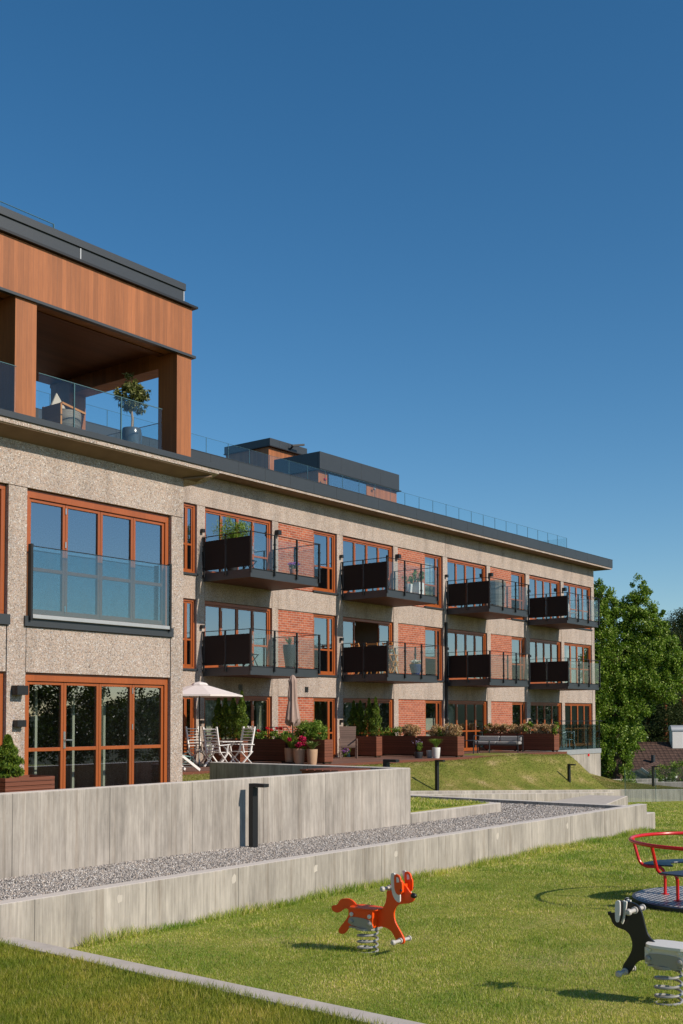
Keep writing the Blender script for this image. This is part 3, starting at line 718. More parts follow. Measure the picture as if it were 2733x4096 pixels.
BX = [25.1, 32.27, 39.44, 46.45]
for i, x_ in enumerate(BX):
    for z in (1.34, 4.34): balcony(x_, z, 3.28)

# ------------------------------------------------------------------ terraces
T = thing('terrace_deck', (30, 21.4, -1.7), 'brown timber decking along the foot of the main facade', 'deck', world=True)
MB().box(14.6, 43.0, 21.4, 25.03, -1.56, -1.41).build('deck_boards', M['deck'], T)
MB().box(14.6, 43.0, 21.37, 21.398, -1.66, -1.405).build('deck_edge', M['planter'], T)
TW = thing('terrace_wall', (46.5, 22.9, -5), 'board marked concrete end terrace with glass railing at the far right corner of the building', 'terrace', world=True)
MB().box(43.05, 49.6, 22.9, 25.03, -6, -1.66).build('wall_face', M['conc'], TW, bevel=.01)
MB().box(43.05, 49.62, 22.87, 25.03, -1.655, -1.44).build('edge_flashing', M['alu'], TW)
MB().box(45.3, 49.55, 22.9, 22.912, -1.44, -.30).box(49.55, 49.562, 22.95, 25.0, -1.44, -.30).build('glass_panel', M['tintglass'], TW)
m = MB().box(45.2, 49.75, 22.86, 22.9, -.15, -.12).box(49.58, 49.62, 22.9, 25, -.15, -.12)
for x_ in (45.3, 46.8, 48.3, 49.58): m.box(x_-.02, x_+.02, 22.92, 22.96, -1.44, -.13)
m.build('handrail', M['metal2'], TW)
MB().box(48.2, 48.36, 22.88, 22.9, -1.78, -1.66).build('wall_marker', M['red'], TW)

def planter(x0, x1, y0, y1, label, z=-1.4, h=.75, name='wooden_planter'):
    t = thing(name, ((x0+x1)/2, (y0+y1)/2, z), label, 'planter', 'red brown slatted timber planters on the terraces', world=True)
    s = MB(); n = 8; hh = (h-.06)/n
    for k in range(n):
        zz = z+.06+k*hh; s.box(x0, x1, y0, y0+.03, zz+.004, zz+hh-.004).box(x0, x1, y1-.03, y1, zz+.004, zz+hh-.004)
        s.box(x0, x0+.03, y0+.031, y1-.031, zz+.004, zz+hh-.004).box(x1-.03, x1, y0+.031, y1-.031, zz+.004, zz+hh-.004)
    s.build('boards', M['planter'], t)
    MB().box(x0+.031, x1-.031, y0+.031, y1-.031, z+.02, z+h-.06).build('soil', M['dirt'], t)
    f = MB()
    for a in (x0+.06, x1-.06):
        for b in (y0+.08, y1-.08): f.box(a-.03, a+.03, b-.03, b+.03, z, z+.05)
    f.build_each('foot', M['metal2'], t); return t
planter(26.9, 27.32, 21.55, 23.05, 'slatted planter with the bushy bright green shrub, right end sunlit, beside the beige pots')
planter(26.9, 27.32, 23.15, 24.95, 'slatted planter full of red geraniums behind the closed parasol')
planter(25.35, 25.7, 23.65, 24.9, 'dark slatted planter holding four slim thujas behind the white chairs')
planter(32.5, 32.85, 23.65, 24.95, 'dark slatted planter holding thujas beside the brown wicker armchair')
planter(34.3, 34.75, 21.35, 23.1, 'slatted planter with sunlit right end on the middle terrace, next to the grass pot')
planter(34.3, 34.75, 23.18, 24.95, 'middle terrace planter with low green and dried plants nearer the facade')
planter(42.3, 42.75, 21.6, 23.32, 'rightmost slatted planter with sunlit end beside the glass railing')
planter(42.3, 42.75, 23.4, 24.95, 'slatted planter behind the grey cushioned lounge sofa')

# plants -------------------------------------------------------------
def thuja(loc, h, r, label, group='slim thujas in the terrace planters', n=4500):
    t = thing('thuja', loc, label, 'conifer', group)
    z = rng.uniform(0, 1, n)**.8; a = rng.uniform(0, 2*math.pi, n); rr = r*np.minimum(1, (1-z)*1.5+.07)*np.sqrt(rng.uniform(.25, 1, n))*(1+.25*np.sin(z*23+a*2))
    P = np.stack([rr*np.cos(a), rr*np.sin(a), .05+z*h*.97], 1)
    faces_mesh('foliage', leafquads(P, .07, .3, (0, 0, .9)), 4, M['thuja'], t)
    MB().tube([(0, 0, 0), (0, 0, h*.85)], [.025, .006], 6).build('trunk', M['bark'], t); return t
for i, (y_, h) in enumerate(((24.75, 1.36), (24.45, 1.38), (24.1, 1.45), (23.75, 1.52))):
    thuja((25.52, y_, -.66), h, .2, ('tall slim thuja behind the left white chair', 'second slim thuja from the left behind the white garden table', 'slim thuja third from the left behind the white chairs', 'brightest slim thuja, just left of the right white chair')[i])
for i, (y_, h) in enumerate(((24.8, 1.3), (24.5, 1.3), (24.1, 1.38), (23.8, 1.42))):
    thuja((32.67, y_, -.66), h, .21, ('darkest thuja at the left edge of the group by the wicker chair', 'second thuja from the left by the brown wicker armchair', 'third thuja from the left by the brown wicker armchair', 'rightmost sunlit thuja right of the brown wicker armchair')[i])
def foliage_bed(P, mat, label, cat, name, loc, size=.08, aspect=.5, up=None, flowers=None, group=None):
    t = thing(name, loc, label, cat, group, world=True); faces_mesh('foliage', leafquads(P, size, aspect, up), 4, M[mat], t)
    if flowers is not None: faces_mesh('flowers', leafquads(flowers[0], flowers[2] if len(flowers) > 2 else .07, .9), 4, M[flowers[1]], t)
    return t
ws = lambda c, r, n, s=.2: blob(c, r, n, s)
foliage_bed(clumps((27.1, 22.3, -.42), (.3, .68, .3), 60, 80, .14, .3), 'leaf', 'bushy bright green bamboo like shrub in the near slatted planter', 'shrub', 'green_shrub', (27.1, 22.3, -.66), .1, .25, (0, 0, -.3))
foliage_bed(np.concatenate([clumps((27.1, y_, -.58), (.2, .25, .14), 7, 50, .12) for y_ in (23.3, 23.6, 23.9, 24.2)]), 'leaf', 'green geraniums with red flowers in the second planter', 'flowers', 'red_geranium', (27.1, 23.7, -.66), .07, .7, None,
            (np.concatenate([ws((27.0-rnd.random()*.15, y_, -.42+rnd.random()*.12), (.07, .07, .05), 45, 0) for y_ in (23.35, 23.5, 23.8, 23.95, 24.25)]), 'redfl', .05))
foliage_bed(clumps((26.95, 24.65, -.56), (.2, .2, .14), 7, 50, .12), 'leaf', 'white flowering geranium at the far end beside the right white chair', 'flowers', 'white_geranium', (27.1, 24.6, -.66), .07, .7, None,
            (np.concatenate([ws((26.9+.1*rnd.random(), 24.5+.35*rnd.random(), -.38+rnd.random()*.14), (.09, .09, .07), 35, 0) for _ in range(5)]), 'whfl', .05))
def dryrow(x_, ys_, label, h=.22):
    foliage_bed(np.concatenate([clumps((x_, y_, -.47), (.2, .17, h*.8), 16, 80, .1) for y_ in ys_]), 'dry', label, 'dried plants', 'dried_heather', (x_, ys_[0], -.66), .08, .3, (0, 0, .7), None, 'rows of dried reddish plants in the planters')
dryrow(34.5, (21.5, 21.7, 21.9), 'tall tan dried heather at the sunlit end of the middle terrace planter', .3)
dryrow(34.5, (22.35, 22.55), 'low dried heather just right of the dark round grill', .24)
dryrow(34.5, (23.3, 23.5, 23.7), 'tan dried clump between the green tufts and the brick panel', .26)
dryrow(42.5, (21.75, 22.0, 22.25, 22.5), 'right half of the dried heather in the rightmost planter', .26)
dryrow(42.5, (23.0, 23.2), 'left end of the dried heather in the rightmost planter', .26)
dryrow(42.5, (23.5, 23.75, 24.0, 24.25, 24.5, 24.75), 'long tan dried heather row above the lounge sofa', .28)
for y_, lb in ((24.6, 'green tuft nearest the thujas in the middle planter'), (24.2, 'second green tuft along the middle planter, right of the first'), (22.15, 'green leaves mixed in the dried row of the middle planter'),):
    foliage_bed(clumps((34.5, y_, -.5), (.18, .25, .14), 8, 50, .13), 'leaf', lb, 'plant', 'leafy_plant', (34.5, y_, -.66), .08, .4, (0, 0, .5))
for y_, h, lb in ((22.9, .5, 'climbing green plant rising above the middle of the rightmost planter'), (21.7, .5, 'green climber at the right end of the rightmost planter'), (24.9, .4, 'green climber at the left end of the heather row')):
    foliage_bed(clumps((42.5, y_, -.45), (.15, .18, h*.6), 7, 40, .12), 'leaf', lb, 'plant', 'leafy_plant', (42.5, y_, -.66), .1, .6)
def potted(name, loc, pr, ph, potmat, label, cat='potted plant', group=None, taper=.75, P=None, lm='leaf', ls=.08, asp=.4, up=None, fl=None, rim=True, sq=False):
    t = thing(name, loc, label, cat, group)
    if sq: MB().box(-pr, pr, -pr, pr, 0, ph).build('pot', M[potmat], t, bevel=.01)
    else: MB().lathe([(pr*taper, 0), (pr*(taper+.1), ph*.2), (pr*.97, ph*.75), (pr, ph*.97), (pr*.99, ph), (pr*.88, ph), (pr*.86, ph-.04)], n=22).build('pot', M[potmat], t, smooth=True)
    if P is not None: faces_mesh('foliage', leafquads(P, ls, asp, up), 4, M[lm], t)
    if fl is not None: faces_mesh('flowers', leafquads(fl[0], .06, .9), 4, M[fl[1]], t)
    return t
def fronds(n, h, spread, w=.02, seg=5, droop=1.0, z0=0):
    V = []
    for _ in range(n):
        a = rng.uniform(0, 2*math.pi); l = h*rng.uniform(.7, 1.1); sp = spread*rng.uniform(.25, 1); pts = []
        for k in range(seg+1):
            s_ = k/seg; pts.append(np.array([math.cos(a)*sp*s_**1.3, math.sin(a)*sp*s_**1.3, z0+l*(s_-.45*droop*s_*s_)]))
        sd = np.array([-math.sin(a), math.cos(a), 0])
        for k in range(seg):
            wa = w*(1-k/seg*.85)*math.sin(math.pi*min(1, .25+k/seg)); wb = w*(1-(k+1)/seg*.95)
            V += [pts[k]-sd*wa, pts[k]+sd*wa, pts[k+1]+sd*wb, pts[k+1]-sd*wb]
    return np.array(V)
def frondplant(name, loc, pr, ph, potmat, label, n, h, spread, w, mat, group=None, taper=.75, sq=False):
    t = potted(name, loc, pr, ph, potmat, label, group=group, taper=taper, sq=sq); faces_mesh('foliage', fronds(n, h, spread, w, 5, 1, ph-.04), 4, M[mat], t); return t
GP = 'beige pots in front of the near planter'
frondplant('potted_palm', (26.5, 22.62, -1.41), .17, .5, 'terra', 'spiky palm in the beige pot at the left of the pot group', 130, .95, .7, .022, 'leaf', GP)
P_ = clumps((0, 0, .6), (.22, .22, .14), 14, 60, .1)
potted('potted_flowers', (26.45, 22.2, -1.41), .19, .48, 'terra', 'beige pot full of crimson flowers', group=GP, P=P_, ls=.07, asp=.7, fl=(np.concatenate([ws((rnd.uniform(-.25, .25), rnd.uniform(-.25, .25), rnd.uniform(.58, .82)), (.09, .09, .07), 80, 0) for _ in range(13)]), 'crimson'))
frondplant('potted_hosta', (26.5, 21.72, -1.41), .17, .47, 'terra', 'beige pot with variegated broad leaved hosta', 110, .5, .42, .055, 'hosta', GP)
frondplant('potted_grass', (33.3, 21.62, -1.41), .15, .38, 'pwhite', 'pale pot with fresh green grass in front of the middle planter', 700, .62, .4, .009, 'leaf')
potted('potted_herb', (33.4, 21.95, -1.41), .13, .27, 'alu', 'small pale pot half hidden behind the green grass pot')
potted('potted_lavender', (32.9, 22.1, -1.41), .16, .22, 'dkpot', 'dark pot with mauve lavender in front of the middle planter', P=clumps((0, 0, .38), (.16, .16, .16), 9, 45, .08), ls=.07, asp=.3, up=(0, 0, .8), fl=(ws((0, .05, .58), (.2, .2, .12), 28, .1), 'lavfl'))
foliage_bed(ws((32.0, 24.7, -1.2), (.14, .14, .16), 160), 'leaf', 'small purple flowers on the deck left of the wicker armchair', 'flowers', 'purple_flowers', (32, 24.7, -1.4), .06, .6, None, (ws((31.95, 24.65, -1.12), (.15, .15, .15), 130), 'purfl', .05))
foliage_bed(ws((32.25, 24.8, -1.1), (.16, .16, .2), 160), 'leaf', 'orange yellow flowers beside the wicker armchair leg', 'flowers', 'yellow_flowers', (32.25, 24.8, -1.4), .06, .6, None, (ws((32.2, 24.75, -1.0), (.18, .18, .16), 60), 'yelfl', .05))
potted('garden_pot', (32.55, 24.95, -1.41), .12, .25, 'leafpot' if False else 'hose', 'small green pot under the wicker armchair')

# furniture ----------------------------------------------------------
def slat_chair(loc, rz, label):
    t = thing('garden_chair', loc, label, 'chair', 'white slatted garden armchairs round the table', rz)
    s = MB()
    for k in range(7): s.box(-.2+k*.063, -.15+k*.063, -.22, .22, .40, .42)
    s.build('seat', M['white'], t)
    b = MB(); q = lambda f: Vector((-.22-.17*f, 0, .42+.74*f))
    for sy in (-.235, .235): b.bar((q(-.1)+Vector((0, sy, 0))), (q(1.0)+Vector((0, sy, 0))), .045, .05)
    for k in range(8):
        c = q(.08+k*.118); b.bar(c+Vector((0, -.22, 0)), c+Vector((0, .22, 0)), .074 if k < 7 else .1, .016, (-.17, 0, .74))
    b.build('backrest', M['white'], t)
    for sy in (-.27, .27):
        MB().bar((-.32, sy, .62), (.24, sy, .64), .055, .022).bar((.16, sy, .62), (.1, sy, .38), .03, .04, (0, 1, 0)).build('armrest', M['white'], t)
        MB().bar((.24, sy, .0), (-.26, sy, .42), .022, .055, (0, 1, 0)).build('leg', M['white'], t)
        MB().bar((-.30, sy*.93, .0), (.22, sy*.93, .42), .022, .055, (0, 1, 0)).build('leg', M['white'], t)
    return t
ch = slat_chair((24.35, 24.4, -1.4), math.radians(-95), 'left white slatted armchair behind the parasol pole')
def place_chair(loc, rz, lb): return copy_thing(ch, loc, rz, lb)
place_chair((23.72, 23.05, -1.4), math.radians(10), 'middle white slatted armchair seen from behind in the parasol shade')
place_chair((24.75, 23.1, -1.4), math.radians(178), 'right white slatted armchair in full sun beside the thujas')
t = thing('garden_table', (24.5, 23.75, -1.4), 'white slatted garden table between the three armchairs', 'table')
m = MB()
for k in range(8): m.box(-.45+k*.112, -.35+k*.112, -.6, .6, .70, .72)
m.build('table_top', M['white'], t)
for a in (-.38, .38): MB().bar((a, -.4, 0), (a, .3, .69), .05, .03).bar((a, .4, 0), (a, -.3, .69), .05, .03).build_each('leg', M['white'], t)
t = thing('sun_lounger', (21.47, 21.8, -1.4), 'white slatted lounger end poking out past the corner of the left block', 'lounger')
m = MB()
for k in range(16): m.bar((-1.75+k*.11, -.26, min(.42, .03-.62*(-1.75+k*.11))), (-1.75+k*.11, .26, min(.42, .03-.62*(-1.75+k*.11))), .095, .02)
m.build('slats', M['white'], t)
MB().bar((-.63, -.28, .40), (0, -.28, .02), .04, .07).bar((-.63, .28, .40), (0, .28, .02), .04, .07).bar((-1.8, -.28, .40), (-.64, -.28, .40), .04, .07).bar((-1.8, .28, .40), (-.64, .28, .40), .04, .07).build_each('side_rail', M['white'], t)
MB().box(-1.7, -1.64, -.3, -.24, 0, .36).box(-1.7, -1.64, .24, .3, 0, .36).build_each('leg', M['white'], t)
# open parasol
t = thing('open_parasol', (23.53, 23.6, -1.4), 'open pinkish white parasol over the white garden chairs', 'parasol')
n = 8; vs = [(0, 0, 2.44)]; fs = []
for ring, (r_, z) in enumerate(((.3, 2.38), (.8, 2.24), (1.32, 2.10))):
    for k in range(n):
        a = 2*math.pi*(k+.3)/n; vs.append((r_*math.cos(a), r_*math.sin(a), z))
for k in range(n):
    fs.append((0, 1+k, 1+(k+1) % n))
    for g_ in range(2): fs.append((1+g_*n+k, 1+(g_+1)*n+k, 1+(g_+1)*n+(k+1) % n, 1+g_*n+(k+1) % n))
for k in range(n):  # valance
    a = 1+2*n+k; b = 1+2*n+(k+1) % n; i = len(vs); vs += [(vs[a][0], vs[a][1], vs[a][2]-.05), (vs[b][0], vs[b][1], vs[b][2]-.05)]; fs.append((a, b, i+1, i))
MB().add(vs, fs).build('canopy', M['canvas'], t)
MB().lathe([(.26, 2.40), (.2, 2.46), (.03, 2.50)], n=8).build('vent_cap', M['canvas'], t)
MB().tube([(0, 0, .05), (0, 0, 2.44)], .02, 8).build('pole', M['metal2'], t); MB().tube([(0, 0, .05), (0, 0, .5)], .028, 8).build('base_tube', M['galv'], t)
MB().box(-.33, .33, -.33, .33, 0, .07).build('base', M['metal2'], t, bevel=.01)
m = MB()
for k in range(n):
    a = 2*math.pi*(k+.3)/n; m.bar((0, 0, 2.38), (1.3*math.cos(a), 1.3*math.sin(a), 2.085), .014, .014)
m.build_each('rib', M['metal2'], t)
# closed parasol
t = thing('closed_parasol', (26.5, 22.5, -1.4), 'folded beige parasol standing in front of the brick panel', 'parasol')
vs = []; fs = []; n = 32; prof = [(.05, 1.2), (.17, 1.26), (.225, 1.34), (.18, 1.62), (.125, 1.95), (.135, 2.1), (.11, 2.45), (.13, 2.58), (.07, 2.72), (.02, 2.76)]
for i, (r_, z) in enumerate(prof):
    for k in range(n):
        a = 2*math.pi*k/n; rr = r_*(1+.16*math.cos(a*8+i*.35)*(1 if 0 < i < 8 else 0)); zz = z+(.06*math.cos(a*4) if i <= 2 else 0); vs.append((rr*math.cos(a), rr*math.sin(a), zz))
for i in range(len(prof)-1):
    for k in range(n): fs.append((i*n+k, i*n+(k+1) % n, (i+1)*n+(k+1) % n, (i+1)*n+k))
MB().add(vs, fs).build('canopy', M['canvasb'], t, smooth=True)
MB().tube([(0, 0, .0), (0, 0, 2.7)], .022, 8).build('pole', M['metal2'], t); MB().box(-.25, .25, -.25, .25, 0, .06).build('base', M['metal2'], t)
# wire chair back
t = thing('wire_chair', (27.75, 24.2, -1.4), 'dark wire lounge chair behind the geranium planter, only its back showing', 'chair')
m = MB(); pts = [(-.36, .0, .5), (-.40, -.05, .95), (-.3, -.08, 1.12), (.3, -.08, 1.12), (.40, -.05, .95), (.36, 0, .5)]; m.tube(pts, .016, 6)
for k in range(5): m.tube([(-.37, -.03, .55+k*.11), (.37, -.03, .55+k*.11)], .008, 5)
for k in range(6): m.tube([(-.3+k*.12, -.02, .45), (-.3+k*.12, -.08, 1.12)], .008, 5)
m.build('backrest', M['metal2'], t)
MB().box(-.36, .36, -.05, .5, .38, .44).build('seat', M['cushion'], t)
for a in (-.32, .32):
    for b in (0, .45): MB().tube([(a, b, 0), (a, b, .4)], .012, 6).build('leg', M['metal2'], t)
t.rotation_euler[2] = math.radians(-50)
# hose
t = thing('garden_hose', (23.2, 24.0, -1.4), 'tangled pale green garden hose on the deck behind the lounger', 'hose')
pts = [(.35*math.cos(a*1.0)*(1+.2*math.sin(a*.37)), .3*math.sin(a), .04+.012*a+.05*math.sin(a*2.3)) for a in np.linspace(0, 26, 120)]
MB().tube(pts, .014, 6).build('hose_coil', M['hose'], t, smooth=True)
# wicker armchair
t = thing('wicker_armchair', (31.35, 24.05, -1.4), 'brown wicker armchair standing on the deck left of the thujas', 'armchair', None, math.radians(-50))
MB().box(-.27, .27, -.27, .25, .36, .44).build('seat', M['wicker'], t, bevel=.02)
MB().add([(-.27, .2, .44), (.27, .2, .44), (.3, .38, 1.12), (-.3, .38, 1.12), (-.27, .24, .44), (.27, .24, .44), (.3, .42, 1.12), (-.3, .42, 1.12)], [(0, 1, 2, 3), (7, 6, 5, 4), (0, 4, 5, 1), (2, 6, 7, 3), (1, 5, 6, 2), (0, 3, 7, 4)]).build('backrest', M['wicker'], t)
for a in (-.3, .3):
    MB().tube([(a, -.27, .0), (a, -.27, .62), (a, -.2, .68), (a, .3, .66)], .025, 7).build('armrest', M['wicker'], t)
    for b in (-.25, .24): MB().tube([(a*.9, b, 0), (a*.9, b, .38)], .022, 6).build('leg', M['wicker'], t)
# grill
t = thing('kettle_grill', (35.25, 22.6, -1.4), 'dark domed grill behind the middle planter', 'grill')
MB().ball((0, 0, .78), .28, 8).build('bowl', M['pblack'], t, smooth=True)
for a in range(3): MB().bar((.2*math.cos(a*2.1), .2*math.sin(a*2.1), .6), (.3*math.cos(a*2.1), .3*math.sin(a*2.1), 0), .025, .025).build('leg', M['metal2'], t)
# lounge sofa & table
t = thing('lounge_sofa', (40.6, 23.3, -1.4), 'low metal framed lounge sofa with light grey cushions', 'sofa', None, math.radians(-78))
m = MB()
for a in (-.95, .95):
    m.bar((a, -.35, 0), (a, -.35, .68), .035, .035).bar((a, .35, 0), (a, .35, .68), .035, .035).bar((a, -.35, .67), (a, .35, .67), .035, .035)
m.bar((-.95, .35, .3), (.95, .35, .3), .035, .035).bar((-.95, -.35, .3), (.95, -.35, .3), .035, .035).build('frame', M['metal'], t)
MB().box(-.92, -.01, -.33, .3, .32, .44).box(.01, .92, -.33, .3, .32, .44).build_each('seat_cushion', M['cushion'], t, bevel=.03)
MB().box(-.92, -.01, .2, .34, .45, .66).box(.01, .92, .2, .34, .45, .66).build_each('back_cushion', M['cushion'], t, bevel=.04)
t = thing('lounge_table', (38.4, 23.0, -1.4), 'low grey metal table in front of the lounge sofa', 'table')
MB().box(-.75, .55, -.3, .3, .50, .53).build('table_top', M['metal'], t)
for a in (-.72, .5):
    for b in (-.27, .27): MB().box(a-.018, a+.018, b-.018, b+.018, 0, .5).build('leg', M['metal'], t)
t = thing('metal_chair', (36.2, 23.4, -1.4), 'grey tube metal chair left of the lounge table, half behind the planter', 'chair', None, math.radians(35))
MB().tube([(-.25, -.2, 0), (-.25, -.25, .45), (-.25, .2, .48), (-.25, .3, .8), (.25, .3, .8), (.25, .2, .48), (.25, -.25, .45), (.25, -.2, 0)], .014, 6).tube([(-.25, .25, 0), (-.25, .1, .46)], .012, 6).tube([(.25, .25, 0), (.25, .1, .46)], .012, 6).build('frame', M['metal'], t)
MB().box(-.24, .24, -.22, .2, .44, .465).box(-.24, .24, .27, .29, .55, .78).build('seat', M['metal'], t)
# end terrace set
t = thing('bistro_table', (47.0, 23.8, -1.44), 'round dark table on the end terrace behind the glass railing', 'table')
MB().lathe([(.02, .71), (.36, .71), (.36, .73), (.02, .735)], n=20).build('table_top', M['metal2'], t); MB().tube([(0, 0, 0), (0, 0, .71)], .025, 8).build('leg', M['metal2'], t)
def bistro(loc, rz, lb):
    t = thing('terrace_chair', loc, lb, 'chair', 'pale chairs of the end terrace', rz)
    MB().box(-.22, .22, -.22, .22, .43, .455).build('seat', M['pwhite'], t, bevel=.01); MB().tube([(-.24, -.1, .72), (-.22, .2, .8), (.22, .2, .8), (.24, -.1, .72)], .02, 6).build('backrest', M['pwhite'], t)
    for a in (-1, 1):
        for b in (-1, 1): MB().bar((a*.19, b*.18, .44), (a*.25, b*.26, 0), .028, .028).build('leg', M['pwhite'], t)
        MB().bar((a*.22, .18, .44), (a*.23, .19, .8), .025, .025).build('back_post', M['pwhite'], t)
    return t
c0 = bistro((46.2, 23.7, -1.44), math.radians(100), 'left pale chair behind the glass railing'); copy_thing(c0, (47.8, 23.7, -1.44), math.radians(-95), 'right pale chair behind the glass railing')

# balcony things
DZ3, DZ2 = 4.61, 1.61
frondplant('potted_bamboo', (25.5, 24.15, DZ3), .2, .4, 'dkpot', 'tall airy bamboo on the nearest upper balcony', 240, 1.75, .95, .02, 'leaf')
faces_mesh('leaves', leafquads(clumps((0.05, 0, 1.3), (.6, .6, .42), 60, 30, .18, .2), .13, .16, (0, 0, -.7)), 4, M['leaf'], bpy.data.objects['potted_bamboo'])
potted('flower_pot', (27.6, 23.4, DZ3), .13, .25, 'terra2', 'terracotta pot of purple flowers on the nearest upper balcony', P=ws((0, 0, .33), (.17, .17, .1), 180), ls=.05, asp=.7, fl=(ws((0, 0, .42), (.2, .2, .06), 140), 'purfl'))
t = potted('tall_planter', (27.45, 23.45, DZ2), .21, .78, 'dkpot', 'tall charcoal planter with a spiky yucca on the nearest lower balcony', taper=.6)
faces_mesh('foliage', fronds(40, .55, .42, .02, 5, 1, .74), 4, M['hosta'], t)
for k, (x_, z_, lb) in enumerate(((26.2, DZ3, 'dark folding chair on the nearest upper balcony'), (26.3, DZ2, 'dark folding chair on the nearest lower balcony'))):
    t = thing('folding_chair', (x_, 24.1, z_), lb, 'chair', 'folding chairs on the near balconies', math.radians(20))
    MB().box(-.2, .2, -.2, .2, .43, .45).build('seat', M['metal2'], t); MB().box(-.2, .2, .2, .225, .5, .88).build('backrest', M['cushion'] if k else M['metal'], t)
    for a in (-.2, .2): MB().bar((a, -.2, 0), (a, .22, .88), .025, .025).bar((a, .22, 0), (a, -.2, .45), .025, .025).build_each('leg', M['metal2'], t)
potted('square_pot', (34.85, 23.4, DZ3), .17, .5, 'pwhite', 'square white planter with a leafy shrub on the second upper balcony', P=clumps((0, 0, .75), (.22, .22, .22), 12, 40, .12), ls=.09, sq=True)
potted('white_pot', (34.45, 23.55, DZ3), .15, .42, 'pwhite', 'round white pot beside the square planter on the second upper balcony', P=clumps((0, 0, .6), (.2, .2, .2), 10, 35, .1), ls=.08)
potted('blue_pot', (34.75, 23.45, DZ2), .24, .42, 'blueg', 'blue glazed pot of white flowers on the second lower balcony', P=ws((0, 0, .46), (.2, .2, .08), 120), ls=.06, fl=(ws((0, 0, .52), (.22, .22, .07), 160), 'whfl'), taper=.6)
def teakchair(loc, rz, lb):
    t = thing('wooden_chair', loc, lb, 'chair', 'golden wooden folding chairs on the second lower balcony', rz); b = MB()
    for k in range(4): b.box(-.22, .22, .2, .215, .76+k*.1, .82+k*.1)
    b.build('backrest', M['teak'], t)
    s_ = MB()
    for k in range(5): s_.box(-.22, .22, -.2+k*.08, -.14+k*.08, .43, .45)
    s_.build('seat', M['teak'], t)
    for a in (-.22, .22): MB().bar((a, -.2, 0), (a, .21, 1.14), .035, .025).build('leg', M['teak'], t); MB().bar((a*.9, .22, 0), (a*.9, -.2, .45), .035, .025).build('leg', M['teak'], t)
    return t
c0 = teakchair((32.6, 24.5, DZ2), math.radians(75), 'leftmost golden chair back above the balcony screen')
copy_thing(c0, (32.85, 24.0, DZ2), math.radians(100), 'middle golden chair back above the balcony screen'); copy_thing(c0, (33.0, 23.35, DZ2), math.radians(85), 'rightmost golden chair back above the balcony screen'); 
t = thing('folding_table', (33.35, 23.75, DZ2), 'small wooden folding table with crossed legs behind the balcony glass', 'table')
MB().box(-.3, .35, -.3, .3, .70, .725).build('table_top', M['teak'], t)
for a in (-.25, .25): MB().bar((-.25, a, 0), (.25, a, .7), .035, .03).bar((.25, a, 0), (-.25, a, .7), .035, .03).build_each('leg', M['teak'], t)
potted('table_plant', (33.45, 23.7, DZ2+.726), .09, .1, 'alu', 'small pale flower bowl standing on the folding table', P=ws((0, 0, .14), (.16, .16, .07), 120), ls=.05, fl=(ws((0, 0, .18), (.16, .16, .05), 60), 'whfl'))
t = thing('orange_chair', (33.1, 23.9, DZ3), 'orange brown wooden chair behind the glass of the second upper balcony', 'chair', None, math.radians(60))
MB().box(-.22, .22, -.22, .22, .42, .45).box(-.22, .22, .2, .225, .5, .85).build('seat', M['frame'], t)
for a in (-.2, .2):
    for b in (-.2, .2): MB().box(a-.02, a+.02, b-.02, b+.02, 0, .42).build('leg', M['frame'], t)
t = thing('covered_basket', (41.1, 23.6, DZ3), 'grey basket showing above the screen of the third upper balcony', 'basket')
MB().lathe([(.3, 0), (.38, .9), (.4, 1.12), (.3, 1.2), (.05, 1.22)], n=16).build('basket_body', M['gwicker'], t)
for i, x_ in enumerate((47.9, 48.9)):
    t = thing('balcony_chair', (x_, 23.9, DZ3), ('left white chair on the far upper balcony', 'right white chair on the far upper balcony')[i], 'chair', 'white chairs on the far upper balcony', .4)
    MB().box(-.2, .2, -.2, .2, .42, .45).box(-.2, .2, .19, .21, .5, .86).build('seat', M['white'], t)
    for a in (-.18, .18):
        for b in (-.18, .18): MB().box(a-.015, a+.015, b-.015, b+.015, 0, .42).build('leg', M['white'], t)
# loggia things
t = thing('olive_tree', (13.72, 15.55, 4.79), 'small olive tree in a grey glazed pot inside the timber loggia', 'potted tree')
MB().lathe([(.135, 0), (.165, .12), (.187, .32), (.19, .45), (.175, .545), (.165, .565), (.15, .565), (.145, .53)], n=26).build('pot', M['glaze'], t, smooth=True)
MB().tube([(0, 0, .5), (.02, 0, .75), (-.01, .01, .98), (.01, 0, 1.2)], [.025, .022, .024, .012], 7).build('trunk', M['palebark'], t, smooth=True)
P = np.concatenate([clumps((0, 0, 1.17), (.29, .29, .25), 80, 34, .08, .25), clumps((-.03, 0, 1.42), (.12, .12, .18), 14, 24, .06, .2), clumps((.12, 0, .98), (.2, .2, .1), 14, 25, .06, .2)])
faces_mesh('crown', leafquads(P, .085, .26, (0, 0, .2)), 4, M['olive'], t)
t = thing('wicker_basket_chair', (12.25, 15.55, 4.79), 'wooden framed grey wicker lounge chair end in the timber loggia', 'armchair')
MB().lathe([(.20, .03), (.26, .15), (.28, .4), (.285, .56), (.25, .58), (.24, .2)], c=(.04, .12, 0), n=22).build('wicker_shell', M['gwicker'], t, smooth=True)
MB().box(-.27, -.235, -.16, .36, .02, .64).build('wood_side', M['teak'], t, bevel=.005)
MB().bar((-.25, -.15, .64), (.30, -.10, .57), .05, .035).bar((-.25, .36, .64), (.30, .32, .57), .05, .035).build_each('wood_rail', M['teak'], t)
t = thing('scatter_cushion', (12.3, 15.85, 5.36), 'pointed linen cushion standing on the wicker chair', 'cushion'); MB().add([(-.22, 0, 0), (.28, 0, 0), (-.02, .04, .42), (-.2, .12, 0), (.26, .12, 0), (.0, .1, .40)], [(0, 1, 2), (5, 4, 3), (0, 3, 4, 1), (1, 4, 5, 2), (0, 2, 5, 3)]).build('cushion_cover', M['linen'], t, bevel=.03)
